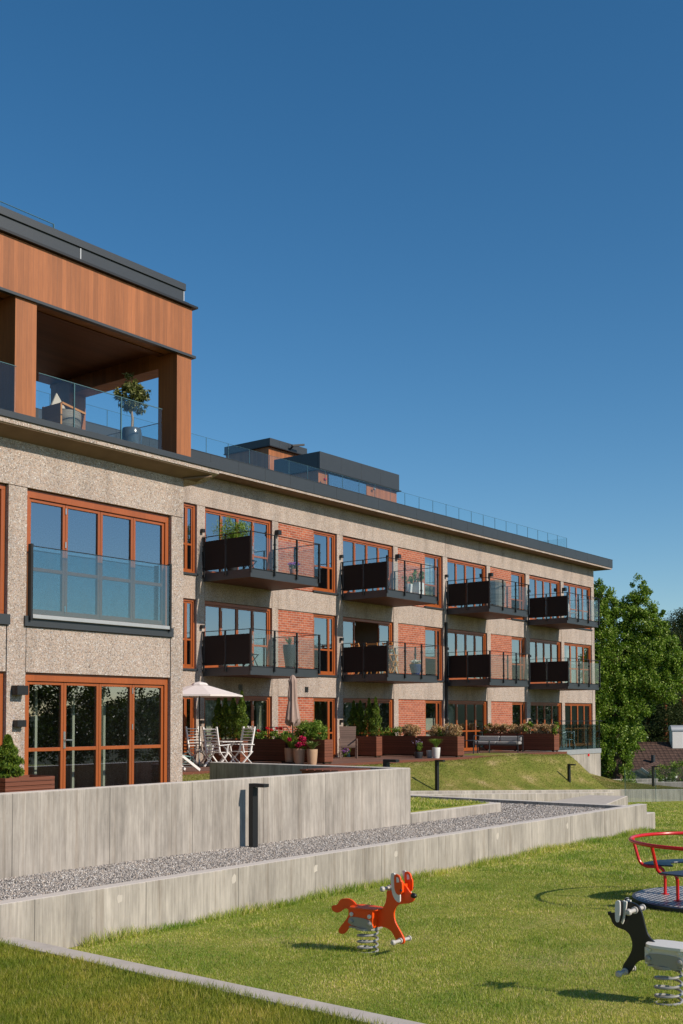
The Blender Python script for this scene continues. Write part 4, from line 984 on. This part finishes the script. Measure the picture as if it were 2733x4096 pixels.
t = thing('folded_blanket', (11.45, 15.5, 4.79), 'crumpled white cushion on the loggia floor beside the post', 'cushion'); MB().ball((0, 0, .13), .13, 7).ball((-.14, .02, .1), .1, 7).build('cushion_cover', M['linen'], t, smooth=True)
# box planter + thuja at lower left
planter(9.75, 10.62, 13.7, 14.3, 'reddish timber planter box behind the tall concrete wall at the left edge', -1.41, .56)
thuja((10.0, 14.0, -.9), .62, .2, 'round bright thuja in the planter box at the left edge', None, 7000)
t = thing('wooden_bench', (17.0, 13.1, -1.4), 'reddish timber bench in the corner of the tall concrete wall', 'bench', world=True)
m = MB()
for k in range(5): m.box(16.2, 17.2, 12.66+k*.19, 12.82+k*.19, -.995, -.955)
m.build('seat', M['planter'], t); MB().box(16.22, 17.18, 12.66, 12.70, -1.4, -.997).box(16.22, 16.3, 12.7, 13.55, -1.4, -.997).build('frame', M['planter'], t)
# bollard lamps
def bollard(loc, label, rz=0, h=1.0):
    t = thing('bollard_lamp', loc, label, 'garden lamp', 'black angular bollard lamps along the paths', rz)
    MB().box(-.06, .06, -.045, .045, -.15, h-.051).build('post', M['metal2'], t, bevel=.004)
    MB().box(-.06, .06, -.27, .045, h-.05, h).build('lamp_head', M['metal2'], t, bevel=.004)
    MB().box(-.045, .045, -.25, -.09, h-.056, h-.0515).build('diffuser', M['alu'], t); return t
l0 = bollard((12.84, 11.70, -2.0), 'nearest black bollard lamp standing in the gravel against the tall wall')
for loc, lb in (((17.85, 12.75, -1.8), 'black lamp whose head shows above the tall wall corner'), ((30.17, 19.56, -2.33), 'black lamp at the foot of the slope, left of the middle'), ((40.4, 20.0, -2.81), 'black lamp below the concrete end terrace'),
                ((50.3, 20.6, -3.25), 'black lamp behind the glass fence at the right'), ((60.9, 26.9, -4.35), 'small distant black lamp in the lower path')):
    copy_thing(l0, loc, 0, lb)
# glass fence on the right
t = thing('glass_fence', (47.5, 19.2, -3.8), 'frameless glass fence in front of the long sloping wall at the right edge', 'glass fence', world=True)
g = MB(); j = MB()
for x_ in (43.8, 47.05, 50.3, 53.5): g.box(x_+.01, x_+3.23, 19.15, 19.162, -3.9, -2.16-(x_-43.8)*.034); j.box(x_-.008, x_+.008, 19.147, 19.165, -3.9, -2.16-(x_-43.8)*.034)
g.build('glass_panel', M['railglass'], t); j.build('glass_edge', M['edge'], t)

# ------------------------------------------------------------------ play equipment
def rounded(poly, it=2):
    p = [Vector(q) for q in poly]
    for _ in range(it):
        r_ = []
        for i in range(len(p)):
            a, b = p[i], p[(i+1) % len(p)]; r_ += [a.lerp(b, .25), a.lerp(b, .75)]
        p = r_
    return [(q.x, q.y) for q in p]
def spring(t, top, zb=-.02, r=.105, turns=4.2, wr=.0115, y0=.0):
    pts = []
    for k in range(int(turns*20)+1):
        a = 2*math.pi*k/20; s_ = k/(turns*20); pts.append((r*math.cos(a), y0+r*math.sin(a), zb+(top-zb)*(s_**1.15)))
    MB().tube(pts, wr, 8).build('spring', M['galv'], t, smooth=True)
    MB().lathe([(r+.02, top-.01), (r+.02, top+.012), (.01, top+.012)], c=(0, y0, 0), n=24).build('spring_plate', M['galv'], t)
def handlebar(t, y, z, L=.15, name='handle'):
    m = MB()
    for s_ in (-1, 1):
        m.tube([(s_*.012, y, z), (s_*.03, y, z), (s_*.031, y, z), (s_*(L-.02), y, z)], [.029, .029, .0175, .0175], 12)
        m.tube([(s_*(L-.02), y, z), (s_*(L-.018), y, z), (s_*L, y, z), (s_*(L+.012), y, z)], [.018, .028, .028, .018], 12)
    m.build(name, M['handle'], t, smooth=True)
def bolts(t, pts, x, mat='pgrey', r=.022):
    m = MB()
    for y, z in pts:
        for sx in (-1, 1): m.tube([(sx*x, y, z), (sx*(x+.012), y, z), (sx*(x+.018), y, z)], [r, r, r*.5], 12)
    m.build_each('bolt_cap', M[mat], t, smooth=True)
FOX = [(0.504, 0.413), (0.491, 0.434), (0.439, 0.44), (0.419, 0.455), (0.4, 0.492), (0.368, 0.515), (0.304, 0.527), (0.253, 0.524), (0.203, 0.501), (0.159, 0.464), (0.041, 0.45), (-0.155, 0.453), (-0.198, 0.511), (-0.217, 0.581), (-0.219, 0.64), (-0.247, 0.701), (-0.277, 0.743), (-0.307, 0.765), (-0.408, 0.781), (-0.422, 0.746), (-0.461, 0.72), (-0.484, 0.693), (-0.514, 0.656), (-0.548, 0.647), (-0.566, 0.624), (-0.554, 0.585), (-0.513, 0.557), (-0.454, 0.544), (-0.395, 0.536), (-0.36, 0.523), (-0.33, 0.495), (-0.312, 0.455), (-0.309, 0.406), (-0.323, 0.35), (-0.359, 0.296), (-0.406, 0.234), (-0.435, 0.189), (-0.438, 0.156), (-0.423, 0.135), (-0.381, 0.13), (-0.346, 0.154), (-0.322, 0.185), (-0.293, 0.23), (-0.251, 0.264), (-0.203, 0.278), (-0.155, 0.28), (0.041, 0.28), (0.197, 0.288), (0.254, 0.247), (0.292, 0.193), (0.331, 0.153), (0.369, 0.144), (0.405, 0.155), (0.41, 0.184), (0.388, 0.217), (0.33, 0.278), (0.285, 0.333), (0.266, 0.38), (0.279, 0.414), (0.311, 0.422), (0.349, 0.406), (0.381, 0.378), (0.426, 0.361), (0.471, 0.369), (0.497, 0.386)]
t = thing('fox_spring_rider', (9.40, 6.93, -2.42), 'orange fox shaped spring rider on the play lawn', 'spring rider')
MB().prism(rounded(FOX, 1), -.011, .011).build('body', M['orange'], t, bevel=.003)
face = [(-0.373, 0.824), (-0.389, 0.847), (-0.424, 0.843), (-0.45, 0.821), (-0.459, 0.779), (-0.473, 0.77), (-0.474, 0.684), (-0.458, 0.649), (-0.429, 0.64), (-0.4, 0.653), (-0.382, 0.685), (-0.376, 0.723)]
white = [(-0.318, 0.835), (-0.335, 0.852), (-0.362, 0.853), (-0.382, 0.82), (-0.40, 0.76), (-0.426, 0.724), (-0.435, 0.629), (-0.432, 0.555), (-0.378, 0.575), (-0.345, 0.621), (-0.328, 0.677), (-0.318, 0.754)]
hole = [(-0.406, 0.818), (-0.422, 0.816), (-0.434, 0.80), (-0.438, 0.768), (-0.408, 0.764)]
MB().prism(rounded(face, 1), -.098, -.080).build('face_plate', M['orange'], t, bevel=.002)
MB().prism(rounded([(y-.022, z+.012) for y, z in face], 1), .055, .075).build('face_plate', M['orange'], t, bevel=.002)
MB().prism(rounded(white, 1), -.078, -.060).build('cheek_plate', M['pwhite'], t, bevel=.002)
MB().prism(rounded([(y-.03, z+.012) for y, z in white[:8]], 1), .077, .09).build('cheek_plate', M['pwhite'], t, bevel=.002)
MB().prism(hole, -.101, -.0985).build('inner_ear', M['pwhite'], t); MB().prism([(y-.022, z+.014) for y, z in hole], .0525, .0545).build('inner_ear', M['pwhite'], t)
MB().ball((-.1, -.463, .69), .013, 6).build('eye', M['pblack'], t, smooth=True); MB().ball((.077, -.485, .70), .013, 6).build('eye', M['pblack'], t, smooth=True)
MB().box(-.055, .055, -.44, -.36, .66, .74).build('spacer', M['orange'], t)
MB().tube([(0, -.53, .638), (0, -.556, .632)], [.026, .026], 12).ball((0, -.556, .632), .026, 8).build('nose', M['pblack'], t, smooth=True)
MB().prismz(rounded([(-.10, -.15), (.10, -.15), (.13, .05), (.11, .22), (-.11, .22), (-.13, .05)], 2), .445, .463).build('seat', M['orange'], t, bevel=.003)
MB().box(-.095, -.078, -.10, .21, .29, .444).box(.078, .095, -.10, .21, .29, .444).box(-.078, .078, -.10, -.085, .27, .444).build('side_panel', M['orange'], t, bevel=.002)
pl = rounded([(0.215, 0.285), (0.20, 0.345), (0.16, 0.365), (-0.05, 0.358), (-0.10, 0.315), (-0.105, 0.262), (0.05, .262)], 1)
MB().prism(pl, -.103, -.096).prism(pl, .096, .103).box(-.1, .1, -.09, .2, .245, .262).build('spring_bracket', M['pgreyd'], t)
bolts(t, [(0.165, 0.388), (-0.064, 0.385)], .096); bolts(t, [(0.163, 0.318), (-0.064, 0.312)], .104, 'galv')
handlebar(t, -.262, .69, .15); handlebar(t, -.393, .168, .15, 'footrest'); spring(t, .245, y0=.03, turns=4.5)
# striped companion, black and white
BAD = [(0.505, 0.662), (0.496, 0.674), (0.469, 0.679), (0.446, 0.687), (0.419, 0.736), (0.391, 0.768), (0.36, 0.78), (0.324, 0.786), (0.28, 0.779), (0.245, 0.762), (0.22, 0.723), (0.203, 0.667), (0.191, 0.611), (0.175, 0.555), (0.158, 0.524), (0.138, 0.5), (0.10, 0.47), (-0.17, 0.47), (-0.22, .50), (-.30, .52), (-.36, .50), (-.38, .44), (-.35, .40), (-.33, .34), (-.36, .24), (-.34, .17), (-.30, .17), (-.25, .25), (-.18, .30), (0.019, 0.31), (0.161, 0.331), (0.226, 0.317), (0.261, 0.297), (0.288, 0.261), (0.315, 0.216), (0.342, 0.183), (0.369, 0.177), (0.391, 0.189), (0.394, 0.226), (0.381, 0.265), (0.349, 0.311), (0.322, 0.356), (0.305, 0.399), (0.301, 0.449), (0.315, 0.497), (0.337, 0.528), (0.372, 0.549), (0.417, 0.557), (0.452, 0.569), (0.479, 0.6), (0.487, 0.628), (0.498, 0.644)]
t = thing('badger_spring_rider', (8.85, 3.52, -2.31), 'black badger shaped spring rider with a grey seat at the right edge', 'spring rider')
MB().prism(rounded(BAD, 1), -.011, .011).build('body', M['pblack'], t, bevel=.003)
w1 = [(0.409, 0.782), (0.396, 0.8), (0.373, 0.801), (0.364, 0.786), (0.366, 0.695), (0.376, 0.632), (0.394, 0.616), (0.410, 0.637), (0.412, 0.707)]
w2 = [(0.374, 0.783), (0.36, 0.799), (0.343, 0.79), (0.325, 0.794), (0.335, 0.729), (0.363, 0.594), (0.385, 0.617), (0.380, 0.708)]
for s_ in (-1, 1):
    MB().prism(rounded(w1, 1), s_*.082, s_*.10).build('cheek_plate', M['pwhite'], t, bevel=.002); MB().prism(rounded(w2, 1), s_*.03, s_*.05).build('stripe_plate', M['pgrey'], t, bevel=.002)
    MB().prism(rounded([(y-.012, z) for y, z in w1], 1), s_*.060, s_*.0805).build('face_plate', M['pblack'], t, bevel=.002)
MB().tube([(0, .49, .672), (0, .512, .668)], [.016, .016], 10).build('nose', M['pblack'], t)
MB().prismz(rounded([(-.13, .165), (.13, .165), (.15, .0), (.13, -.25), (-.13, -.25), (-.15, .0)], 2), .452, .478).build('seat', M['pgrey'], t, bevel=.003)
MB().box(-.105, -.085, -.20, .155, .32, .45).box(.085, .105, -.20, .155, .32, .45).box(-.085, .085, .14, .155, .31, .45).build('side_panel', M['pgrey'], t, bevel=.002)
pl = rounded([(0.15, 0.318), (0.148, 0.385), (0.10, 0.408), (-0.10, 0.408), (-0.16, 0.385), (-0.165, 0.31)], 1)
MB().prism(pl, -.113, -.106).prism(pl, .106, .113).box(-.11, .11, -.15, .13, .30, .315).build('spring_bracket', M['pgreyd'], t)
bolts(t, [(0.12, 0.432), (-0.14, 0.432)], .106); bolts(t, [(0.12, 0.362), (-0.14, 0.362)], .114, 'galv')
handlebar(t, .272, .722, .15); handlebar(t, .365, .208, .15, 'footrest'); spring(t, .30, y0=0.0, turns=4.6)
# carousel
t = thing('playground_carousel', (14.26, 5.04, -2.37), 'red tube playground carousel with dark seats and chequered platform', 'carousel')
MB().lathe([(.95, .0), (1.02, .02), (1.03, .065), (1.0, .075), (.99, .075)], n=64).build('platform_rim', M['navy'], t, smooth=True)
MB().lathe([(.985, .07), (.985, .078), (.01, .079)], n=64).build('platform', M['plate'], t)
MB().tube([(1.04*math.cos(a), 1.04*math.sin(a), .79) for a in np.linspace(0, 2*math.pi, 73)[:-1]], .024, 10, True).build('ring', M['red'], t, smooth=True)
def bez(pts, n=6):
    out = [Vector(pts[0])]
    for i in range(1, len(pts)-1):
        a, b, c = Vector(pts[i-1]), Vector(pts[i]), Vector(pts[i+1]); p0 = b+(a-b).normalized()*min(.12, (a-b).length*.45); p1 = b+(c-b).normalized()*min(.12, (c-b).length*.45)
        for k in range(n+1):
            s_ = k/n; out.append(p0*(1-s_)**2+b*2*s_*(1-s_)+p1*s_*s_)
    return out+[Vector(pts[-1])]
base = math.radians(127.8)
for k in range(3):
    for d in (-26, 26):
        a = base+math.radians(120*k+d); c_, s_ = math.cos(a), math.sin(a)
        MB().tube(bez([(.62*c_, .62*s_, .075), (.62*c_, .62*s_, .43), (.93*c_, .93*s_, .42), (1.03*c_, 1.03*s_, .79)]), .021, 9).lathe([(.05, 0), (.05, .01)], c=(.62*c_, .62*s_, .078), n=14).build('seat_support', M['red'], t, smooth=True)
    a0 = base+math.radians(120*k+26); a1 = base+math.radians(120*(k+1)-26); pts = []; N = 14
    for i in range(N+1): q = a0+(a1-a0)*i/N; rr = .93; pts.append((rr*math.cos(q), rr*math.sin(q)))
    for i in range(N, -1, -1): q = a0+(a1-a0)*i/N; rr = .60+.08*math.cos((i/N-.5)*math.pi*2); pts.append((rr*math.cos(q), rr*math.sin(q)))
    MB().prismz(pts, .435, .455).build('seat', M['navy'], t, bevel=.004)
MB().tube([(0, 0, .07), (0, 0, .86)], .035, 12).build('centre_post', M['red'], t); MB().lathe([(.02, .84), (.26, .84), (.28, .86), (.26, .88), (.02, .885)], n=32).build('hand_wheel', M['navy'], t, smooth=True)

# ------------------------------------------------------------------ trees & house beyond
def broadleaf(loc, h, parts, label, mat='oak', leaf=.24, n=30000, trunk=.35, group='trees beyond the garden', name='broadleaf_tree', tm='bark'):
    t = thing(name, loc, label, 'tree', group); P = []
    tot = sum(p[3]*p[4]*p[5] for p in parts)
    for x, y, z, rx, ry, rz in parts:
        k = max(5, int(n/90*(rx*ry*rz)/tot)); P.append(clumps((x, y, z), (rx, ry, rz), k, 90, .36*min(1, rx/1.6)+.1, .35))
    P = np.concatenate(P); faces_mesh('crown', leafquads(P, leaf, .62), 4, M[mat], t)
    m = MB(); m.tube([(0, 0, 0), (.1, 0, h*.25), (-.1, .1, h*.45), (0, 0, h*.66)], [trunk, trunk*.75, trunk*.45, .05], 10)
    for x, y, z, rx, ry, rz in parts[::2]: m.tube([(0, 0, max(.8, min(z-rz-1.5, h*.6))), (x*.55, y*.55, z-rz*.9), (x, y, z)], [trunk*.3, trunk*.16, .02], 6)
    m.build('trunk', M[tm], t); return t
# right/forward unit vectors on the ground, for laying out masses across the view
rx_, ry_ = .6133, -.79
def RP(r): return (rx_*r, ry_*r)
oakparts = []
for r, z, w, hh in ((-.7, 10.9, .6, .8), (-.9, 9.6, .8, .9), (-1.0, 8.2, .9, 1.0), (-1.2, 6.8, 1, 1), (-1.3, 5.4, 1, 1), (-1.4, 4, 1, 1.2), (-1.2, 2.5, .8, 1), (1.4, 11.2, .45, .75), (1.3, 10.2, .7, .8), (1.5, 9.2, .8, .8), (.3, 8.6, .6, .7),
        (2.3, 8.8, .6, .7), (.4, 7.4, .9, .9), (1.5, 7.7, .9, .8), (2.7, 7.5, .7, .8), (3.1, 6.4, .7, .7), (.2, 6, .9, .9), (1.4, 6.2, 1, .9), (2.5, 5.7, .9, .6), (.2, 4.6, .9, .9), (1.2, 4.8, .7, .8), (.1, 3.3, .85, .9), (-.1, 10.2, .55, .6), (.45, 9.9, .6, .7), (.7, 9.0, .6, .7), (3.4, 7.3, .6, .7), (3.0, 8.4, .5, .5), (2.2, 9.7, .4, .5), (.7, 2.4, .4, .8), (.1, 1.8, .7, .8), (.5, .8, .6, .5)):
    a, b = RP(r); oakparts.append((a, b, z, w*1.28, w*1.28, hh*1.12))
broadleaf((57.0, 25.4, -4.2), 11, oakparts, 'large sunlit leafy tree rising beside the right end of the building', n=150000, leaf=.12)
def pine(loc, h, label, n=9000, cr=2.2, lean=0):
    t = thing('pine_tree', loc, label, 'tree', 'dark pines behind the house'); P = []
    for k in range(int(n/60)):
        z = h*(.38+.6*rnd.random()**.9); a = rnd.random()*6.283; rr = cr*(1.15-z/h)**.5*rnd.uniform(.15, 1)
        P.append(blob((rr*math.cos(a)+lean, rr*math.sin(a), z), (.75, .75, .35), 60, .1))
    faces_mesh('crown', leafquads(np.concatenate(P), .19, .3), 4, M['pine'], t)
    MB().tube([(0, 0, 0), (lean*.4, 0, h*.5), (lean, 0, h*.97)], [.26, .2, .04], 9).build('trunk', M['pinebark'], t); return t
def vp(xs_, D):  # a ground point D metres ahead under picture column xs_ (0..2733)
    r = (xs_-1366.5)/FPX*D; return (math.cos(TH)*D+math.sin(TH)*r, math.sin(TH)*D-math.cos(TH)*r)
spec = [(2575, 84, 13.2), (2640, 80, 13.6), (2700, 86, 14.6), (2725, 78, 13.0), (2760, 82, 15), (2610, 92, 13.6), (2545, 95, 13.0), (2670, 98, 14.5), (2800, 90, 16), (2480, 98, 12.5), (2420, 92, 11.5), (2860, 84, 15), (2740, 96, 15.5), (2590, 76, 10.0), (2660, 75, 10.5)]
words = ['first', 'second', 'third', 'fourth', 'fifth', 'sixth', 'seventh', 'eighth', 'ninth', 'tenth', 'eleventh', 'twelfth', 'thirteenth', 'fourteenth', 'fifteenth']
order = sorted(range(len(spec)), key=lambda i: spec[i][0])
for i, (xs_, D, h) in enumerate(spec):
    x, y = vp(xs_, D); pine((x, y, -6.8), h, 'dark pine tree behind the tiled roof, %s from the left' % words[order.index(i)], 14000, 2.5)
x, y = vp(2430, 72); broadleaf((x, y, -6.3), 8.5, [(0, 0, 5, 2.0, 2.0, 2.6), (1, -1, 3.8, 1.6, 1.6, 2.1), (-1, 1, 4.2, 1.5, 1.5, 2.1)], 'dim leafy tree hidden behind the large sunlit tree', 'oak', .15, 16000, .2)
# understorey filling the forest behind
P = np.concatenate([clumps((vp(xs_, 104)[0], vp(xs_, 104)[1], 0), (5, 5, 6.5), 60, 60, 1.1, .2) for xs_ in range(2300, 3300, 110)])
tag(faces_mesh('woodland', leafquads(P, .5, .6), 4, M['pine']), 'dense dark woodland behind the pines', 'woodland', None, 'stuff')
def shrub(xs_, D, z, r, label, mat='leaf', n=22, cl=.35, leaf=.13):
    x, y = vp(xs_, D); t = thing('shrub', (x, y, z), label, 'shrub', 'shrubs at the right edge of the garden')
    faces_mesh('foliage', leafquads(clumps((0, 0, r*.7), (r, r, r*.75), n, 60, cl, .3), leaf, .5), 4, M[mat], t); MB().tube([(0, 0, -.1), (0, 0, r*.6)], [.05, .02], 6).build('stem', M['bark'], t)
shrub(2655, 60, -3.5, .8, 'leafy green shrub behind the glass fence', 'leaf', 34, .22, .09)
shrub(2725, 60, -3.6, .9, 'green shrub at the far right edge behind the glass', 'leaf', 40, .25, .09)
shrub(2440, 55, -3.9, .6, 'yellowish green shrub at the foot of the large tree', 'leaf', 36, .2, .08)
shrub(2500, 57, -4.0, .6, 'bright green shrub beside the garage gable', 'oak', 36, .22, .09)
wall2 = lambda lb, a, b, z0, z1, D: None
x, y = vp(2520, 58); t = wall('low pale concrete wall beyond the slope, left of the distant lamp', [(x-2, x+1.3, y-.1, y+.1, -5.5, -3.15)]); t.rotation_euler[2] = math.radians(-38)
x, y = vp(2665, 57); t = wall('low pale concrete wall beyond the slope, right of the distant lamp', [(x-1.8, x+1.3, y-.1, y+.1, -5.5, -3.25)]); t.rotation_euler[2] = math.radians(-45)
# house: tiled roof facing the camera
hx, hy = vp(2772, 68); ang = math.atan2(ry_, rx_)
t = thing('brown_roofed_house', (hx, hy, -7.2), 'low house with a brown tiled roof and a white chimney beyond the garden', 'house', None, ang)
MB().box(-4.2, 9, .4, 7, 0, 3.2).build('wall', M['paleclad'], t)
rl = MB().add([(-4.6, -1.6, 0), (9.4, -1.6, 0), (9.4, 3.4, 0), (-3.4, 3.4, 0)], [(0, 1, 2, 3)])
o = MB().add([(-5.0, 0, 0), (9.5, 0, 0), (9.5, 5.0, 0), (-2.6, 5.0, 0), (-5.0, 0, -.18), (9.5, 0, -.18), (9.5, 5.0, -.18), (-2.6, 5.0, -.18)], [(0, 1, 2, 3), (7, 6, 5, 4), (0, 4, 5, 1), (1, 5, 6, 2), (2, 6, 7, 3), (3, 7, 4, 0)]).build('roof', M['tiles'], t)
o.location = (0, -.8, 3.25); o.rotation_euler = (math.radians(28), 0, 0)
MB().add([(-2.6, 3.7, 5.5), (9.5, 3.7, 5.5), (9.5, 8.0, 3.1), (-2.6, 8.0, 3.1)], [(0, 1, 2, 3)]).build('roof', M['metal2'], t)
MB().box(-2.65, 9.5, 3.5, 3.78, 5.52, 5.66).build('ridge', M['tiles'], t)
c = MB().box(-.42, .6, 3.0, 3.6, 4.6, 6.38).build('chimney', M['white'], t, bevel=.03)
vs = [(-.47+1.13*i, 3.3+.36*math.cos(a), 6.39+.34*math.sin(a)) for i in (0, 1) for a in np.linspace(0, math.pi, 11)]
MB().add(vs, [(k, k+1, k+12, k+11) for k in range(10)]+[tuple(range(11)), tuple(range(21, 10, -1))]).build('chimney_cap', M['alu'], t)
MB().tube([(-2.1, 1.4, 4.3), (-2.1, 1.4, 4.9)], .13, 12).build('roof_vent', M['metal'], t, smooth=True)
gx, gy = vp(2560, 61)
t = thing('garage', (gx, gy, -5.75), 'grey green garage gable with pale barge boards below the big tiled roof', 'garage', None, ang)
A, Er, El, Rb, Eb = (0, 0, 2.97), (.55, -.35, 2.5), (-2.4, 1.0, 2.2), (1.7, 2.6, 3.3), (2.4, 1.5, 2.55)
MB().add([A, Er, (Er[0], Er[1], 0), (El[0], El[1], 0), El], [(0, 1, 2, 3, 4)]).add([(.56, -.34, 2.42), (2.3, 1.4, 2.42), (2.3, 1.4, 0), (.56, -.34, 0)], [(0, 1, 2, 3)]).build('wall', M['paleclad'], t)
MB().add([(A[0], A[1], A[2]+.06), (Er[0]+.1, Er[1]-.05, Er[2]), Eb, (Rb[0], Rb[1], Rb[2]+.06), (A[0], A[1], A[2]), (Er[0]+.1, Er[1]-.05, Er[2]-.06), (Eb[0], Eb[1], Eb[2]-.06), Rb], [(0, 1, 2, 3), (7, 6, 5, 4), (0, 4, 5, 1), (1, 5, 6, 2), (2, 6, 7, 3), (3, 7, 4, 0)]).build('roof', M['tiles'], t)
MB().bar((-.02, -.06, 3.0), (.66, -.46, 2.47), .04, .14).build('barge_board', M['white'], t); MB().bar((.66, -.46, 2.42), (2.4, 1.4, 2.46), .06, .1).build('gutter', M['white'], t)
# woods on the other side of the valley, mirrored in the windows
P = []
for i in range(44):
    a = math.radians(-100+2.5*i+rnd.uniform(-1, 1)); D = rnd.uniform(60, 85); x = 28+D*math.cos(a); y = 10+D*math.sin(a)
    if y < -8: h = rnd.uniform(8.0, 10.0)+(3.6 if a < math.radians(-58) else 0); P.append(clumps((x, y, -5.5+h*.5), (3.6, 3.6, h*.5), 110, 38, .8, .2))
tag(faces_mesh('far_woodland', leafquads(np.concatenate(P), .3, .7), 4, M['darkwood']), 'leafy wood across the lawn, mirrored in the ground floor windows', 'woodland', None, 'stuff')

# ------------------------------------------------------------------ grass blades and gravel stones
def infrustum(x, y, z, m=.10):
    P = np.stack([x, y, z], 1); d = P@np.array(FW); r = P@np.array(RT)/d*FPX; u = CY-P@np.array(UP)/d*FPX
    k = m*2733
    return (d > 1) & (np.abs(r) < 1366+k) & (u < 4096+k*1.6)
def blades(dens, x0, x1, y0, y1, zf, hmin, hmax, wd, fall=None):
    n = int(dens*(x1-x0)*(y1-y0)); x = rng.uniform(x0, x1, n); y = rng.uniform(y0, y1, n); z = zf(x, y)
    k = infrustum(x, y, z); d = np.hypot(x, y)
    if fall: k &= rng.random(n) < np.clip((fall/d)**2, .15, 1)
    x, y, z, d = x[k], y[k], z[k], d[k]; n = len(x)
    a = rng.uniform(0, 2*math.pi, n); h = rng.uniform(hmin, hmax, n); h *= 1+.35*np.sin(x*2.1+y*1.3)*np.sin(y*2.7-x)
    w_ = wd*(d/9)**.7*rng.uniform(.7, 1.3, n); lean = rng.uniform(.1, .9, n)*h; b = rng.uniform(0, 2*math.pi, n)
    V = np.empty((n, 3, 3)); dx, dy = np.cos(a)*w_/2, np.sin(a)*w_/2
    V[:, 0] = np.stack([x-dx, y-dy, z-.005], 1); V[:, 1] = np.stack([x+dx, y+dy, z-.005], 1); V[:, 2] = np.stack([x+np.cos(b)*lean, y+np.sin(b)*lean, z+h], 1)
    return V.reshape(-1, 3)
lz = lambda x, y: -2.5+.03*(9.9-y)
V1 = blades(9000, 7.21, 16, 0, 9.86, lz, .012, .030, .006, 8.5); V2 = blades(2200, 15.85, 24.2, 2, 9.86, lz, .02, .045, .008, 18)
V3 = blades(6500, 4.2, 6.93, 2, 9.9, lambda x, y: -2.29+0*x, .03, .065, .0065)
# longer tufts along wall foot and kerb
V4 = blades(2600, 8.0, 23.7, 9.72, 9.9, lz, .05, .15, .007); V5 = blades(2500, 7.2, 7.3, 0, 9.9, lz, .04, .09, .007); V6 = blades(2500, 6.86, 6.97, 0, 9.9, lambda x, y: -2.28+0*x, .03, .07, .007)
V8 = blades(420, 24, 46, 4, 19, lambda x, y: -2.5+.03*(9.9-np.minimum(y, 9.9))-.05*(x-23.8), .02, .05, .012)
V7 = blades(900, 17.5, 20.6, 12.1, 19, lambda x, y: -1.78+0*x, .03, .06, .01)
for V_ in (V1, V3, V5, V6): V_[:, 0] -= .03*(9.94-V_[:, 1])+.01
tag(faces_mesh('grass', np.concatenate([V1, V2, V4, V5, V7, V8]), 3, M['blade']), 'mown green grass with dry yellow patches on the lawns', 'grass', None, 'stuff')
tag(faces_mesh('lush_grass', np.concatenate([V3, V6]), 3, M['bladeg']), 'longer darker green grass in the near corner lawn', 'grass', None, 'stuff')
n = 60000; x = rng.uniform(17.6, 53, n); y = rng.uniform(19.55, 21.36, n); z = np.array([hill_z(a, b) for a, b in zip(x, y)])
h = rng.uniform(.012, .035, n); a = rng.uniform(0, 6.283, n); w_ = .024
V = np.empty((n, 3, 3)); V[:, 0] = np.stack([x-np.cos(a)*w_/2, y-np.sin(a)*w_/2, z-.01], 1); V[:, 1] = np.stack([x+np.cos(a)*w_/2, y+np.sin(a)*w_/2, z-.01], 1); V[:, 2] = np.stack([x+rng.normal(0, .03, n), y+rng.normal(0, .03, n), z+h], 1)
tag(faces_mesh('slope_grass', V.reshape(-1, 3), 3, M['bladeh']), 'sun dried grass on the slope below the terraces', 'grass', None, 'stuff')
# gravel stones: squashed octahedra
def stones(n, x0, x1, y0, y1, z0, s0, s1):
    x = rng.uniform(x0, x1, n); y = rng.uniform(y0, y1, n); z = np.full(n, z0)+rng.uniform(-.008, .012, n); k = infrustum(x, y, z); x, y, z = x[k], y[k], z[k]; n = len(x)
    s = rng.uniform(s0, s1, n)[:, None]; C = np.stack([x, y, z], 1); a = unit(n)*s; b = np.cross(a, unit(n)); b = b/np.linalg.norm(b, axis=1, keepdims=True)*s*.75; c = np.cross(a, b); c = c/np.linalg.norm(c, axis=1, keepdims=True)*s*.6
    return C, a, b, c
C, a, b, c = [np.concatenate(q) for q in zip(stones(95000, 6, 17.4, 10.1, 11.9, -1.992, .009, .02), stones(26000, 17.4, 23, 10.1, 11.9, -1.992, .012, .024), stones(16000, 20.85, 23, 11.9, 19, -1.992, .014, .028))]
vv = np.stack([C+a, C-a, C+b, C-b, C+c, C-c], 1).astype(np.float32); n = len(C)
tri = np.array([(0, 2, 4), (2, 1, 4), (1, 3, 4), (3, 0, 4), (2, 0, 5), (1, 2, 5), (3, 1, 5), (0, 3, 5)], dtype=np.int32)
me = bpy.data.meshes.new('gravel'); me.vertices.add(n*6); me.vertices.foreach_set('co', vv.ravel()); idx = (np.arange(n, dtype=np.int32)[:, None, None]*6+tri).ravel()
me.loops.add(len(idx)); me.loops.foreach_set('vertex_index', idx); me.polygons.add(n*8); me.polygons.foreach_set('loop_start', np.arange(0, len(idx), 3, dtype=np.int32)); me.update(calc_edges=True); me.materials.append(M['stone'])
tag(link(bpy.data.objects.new('gravel', me)), 'loose grey gravel stones between the concrete walls', 'gravel', None, 'stuff')
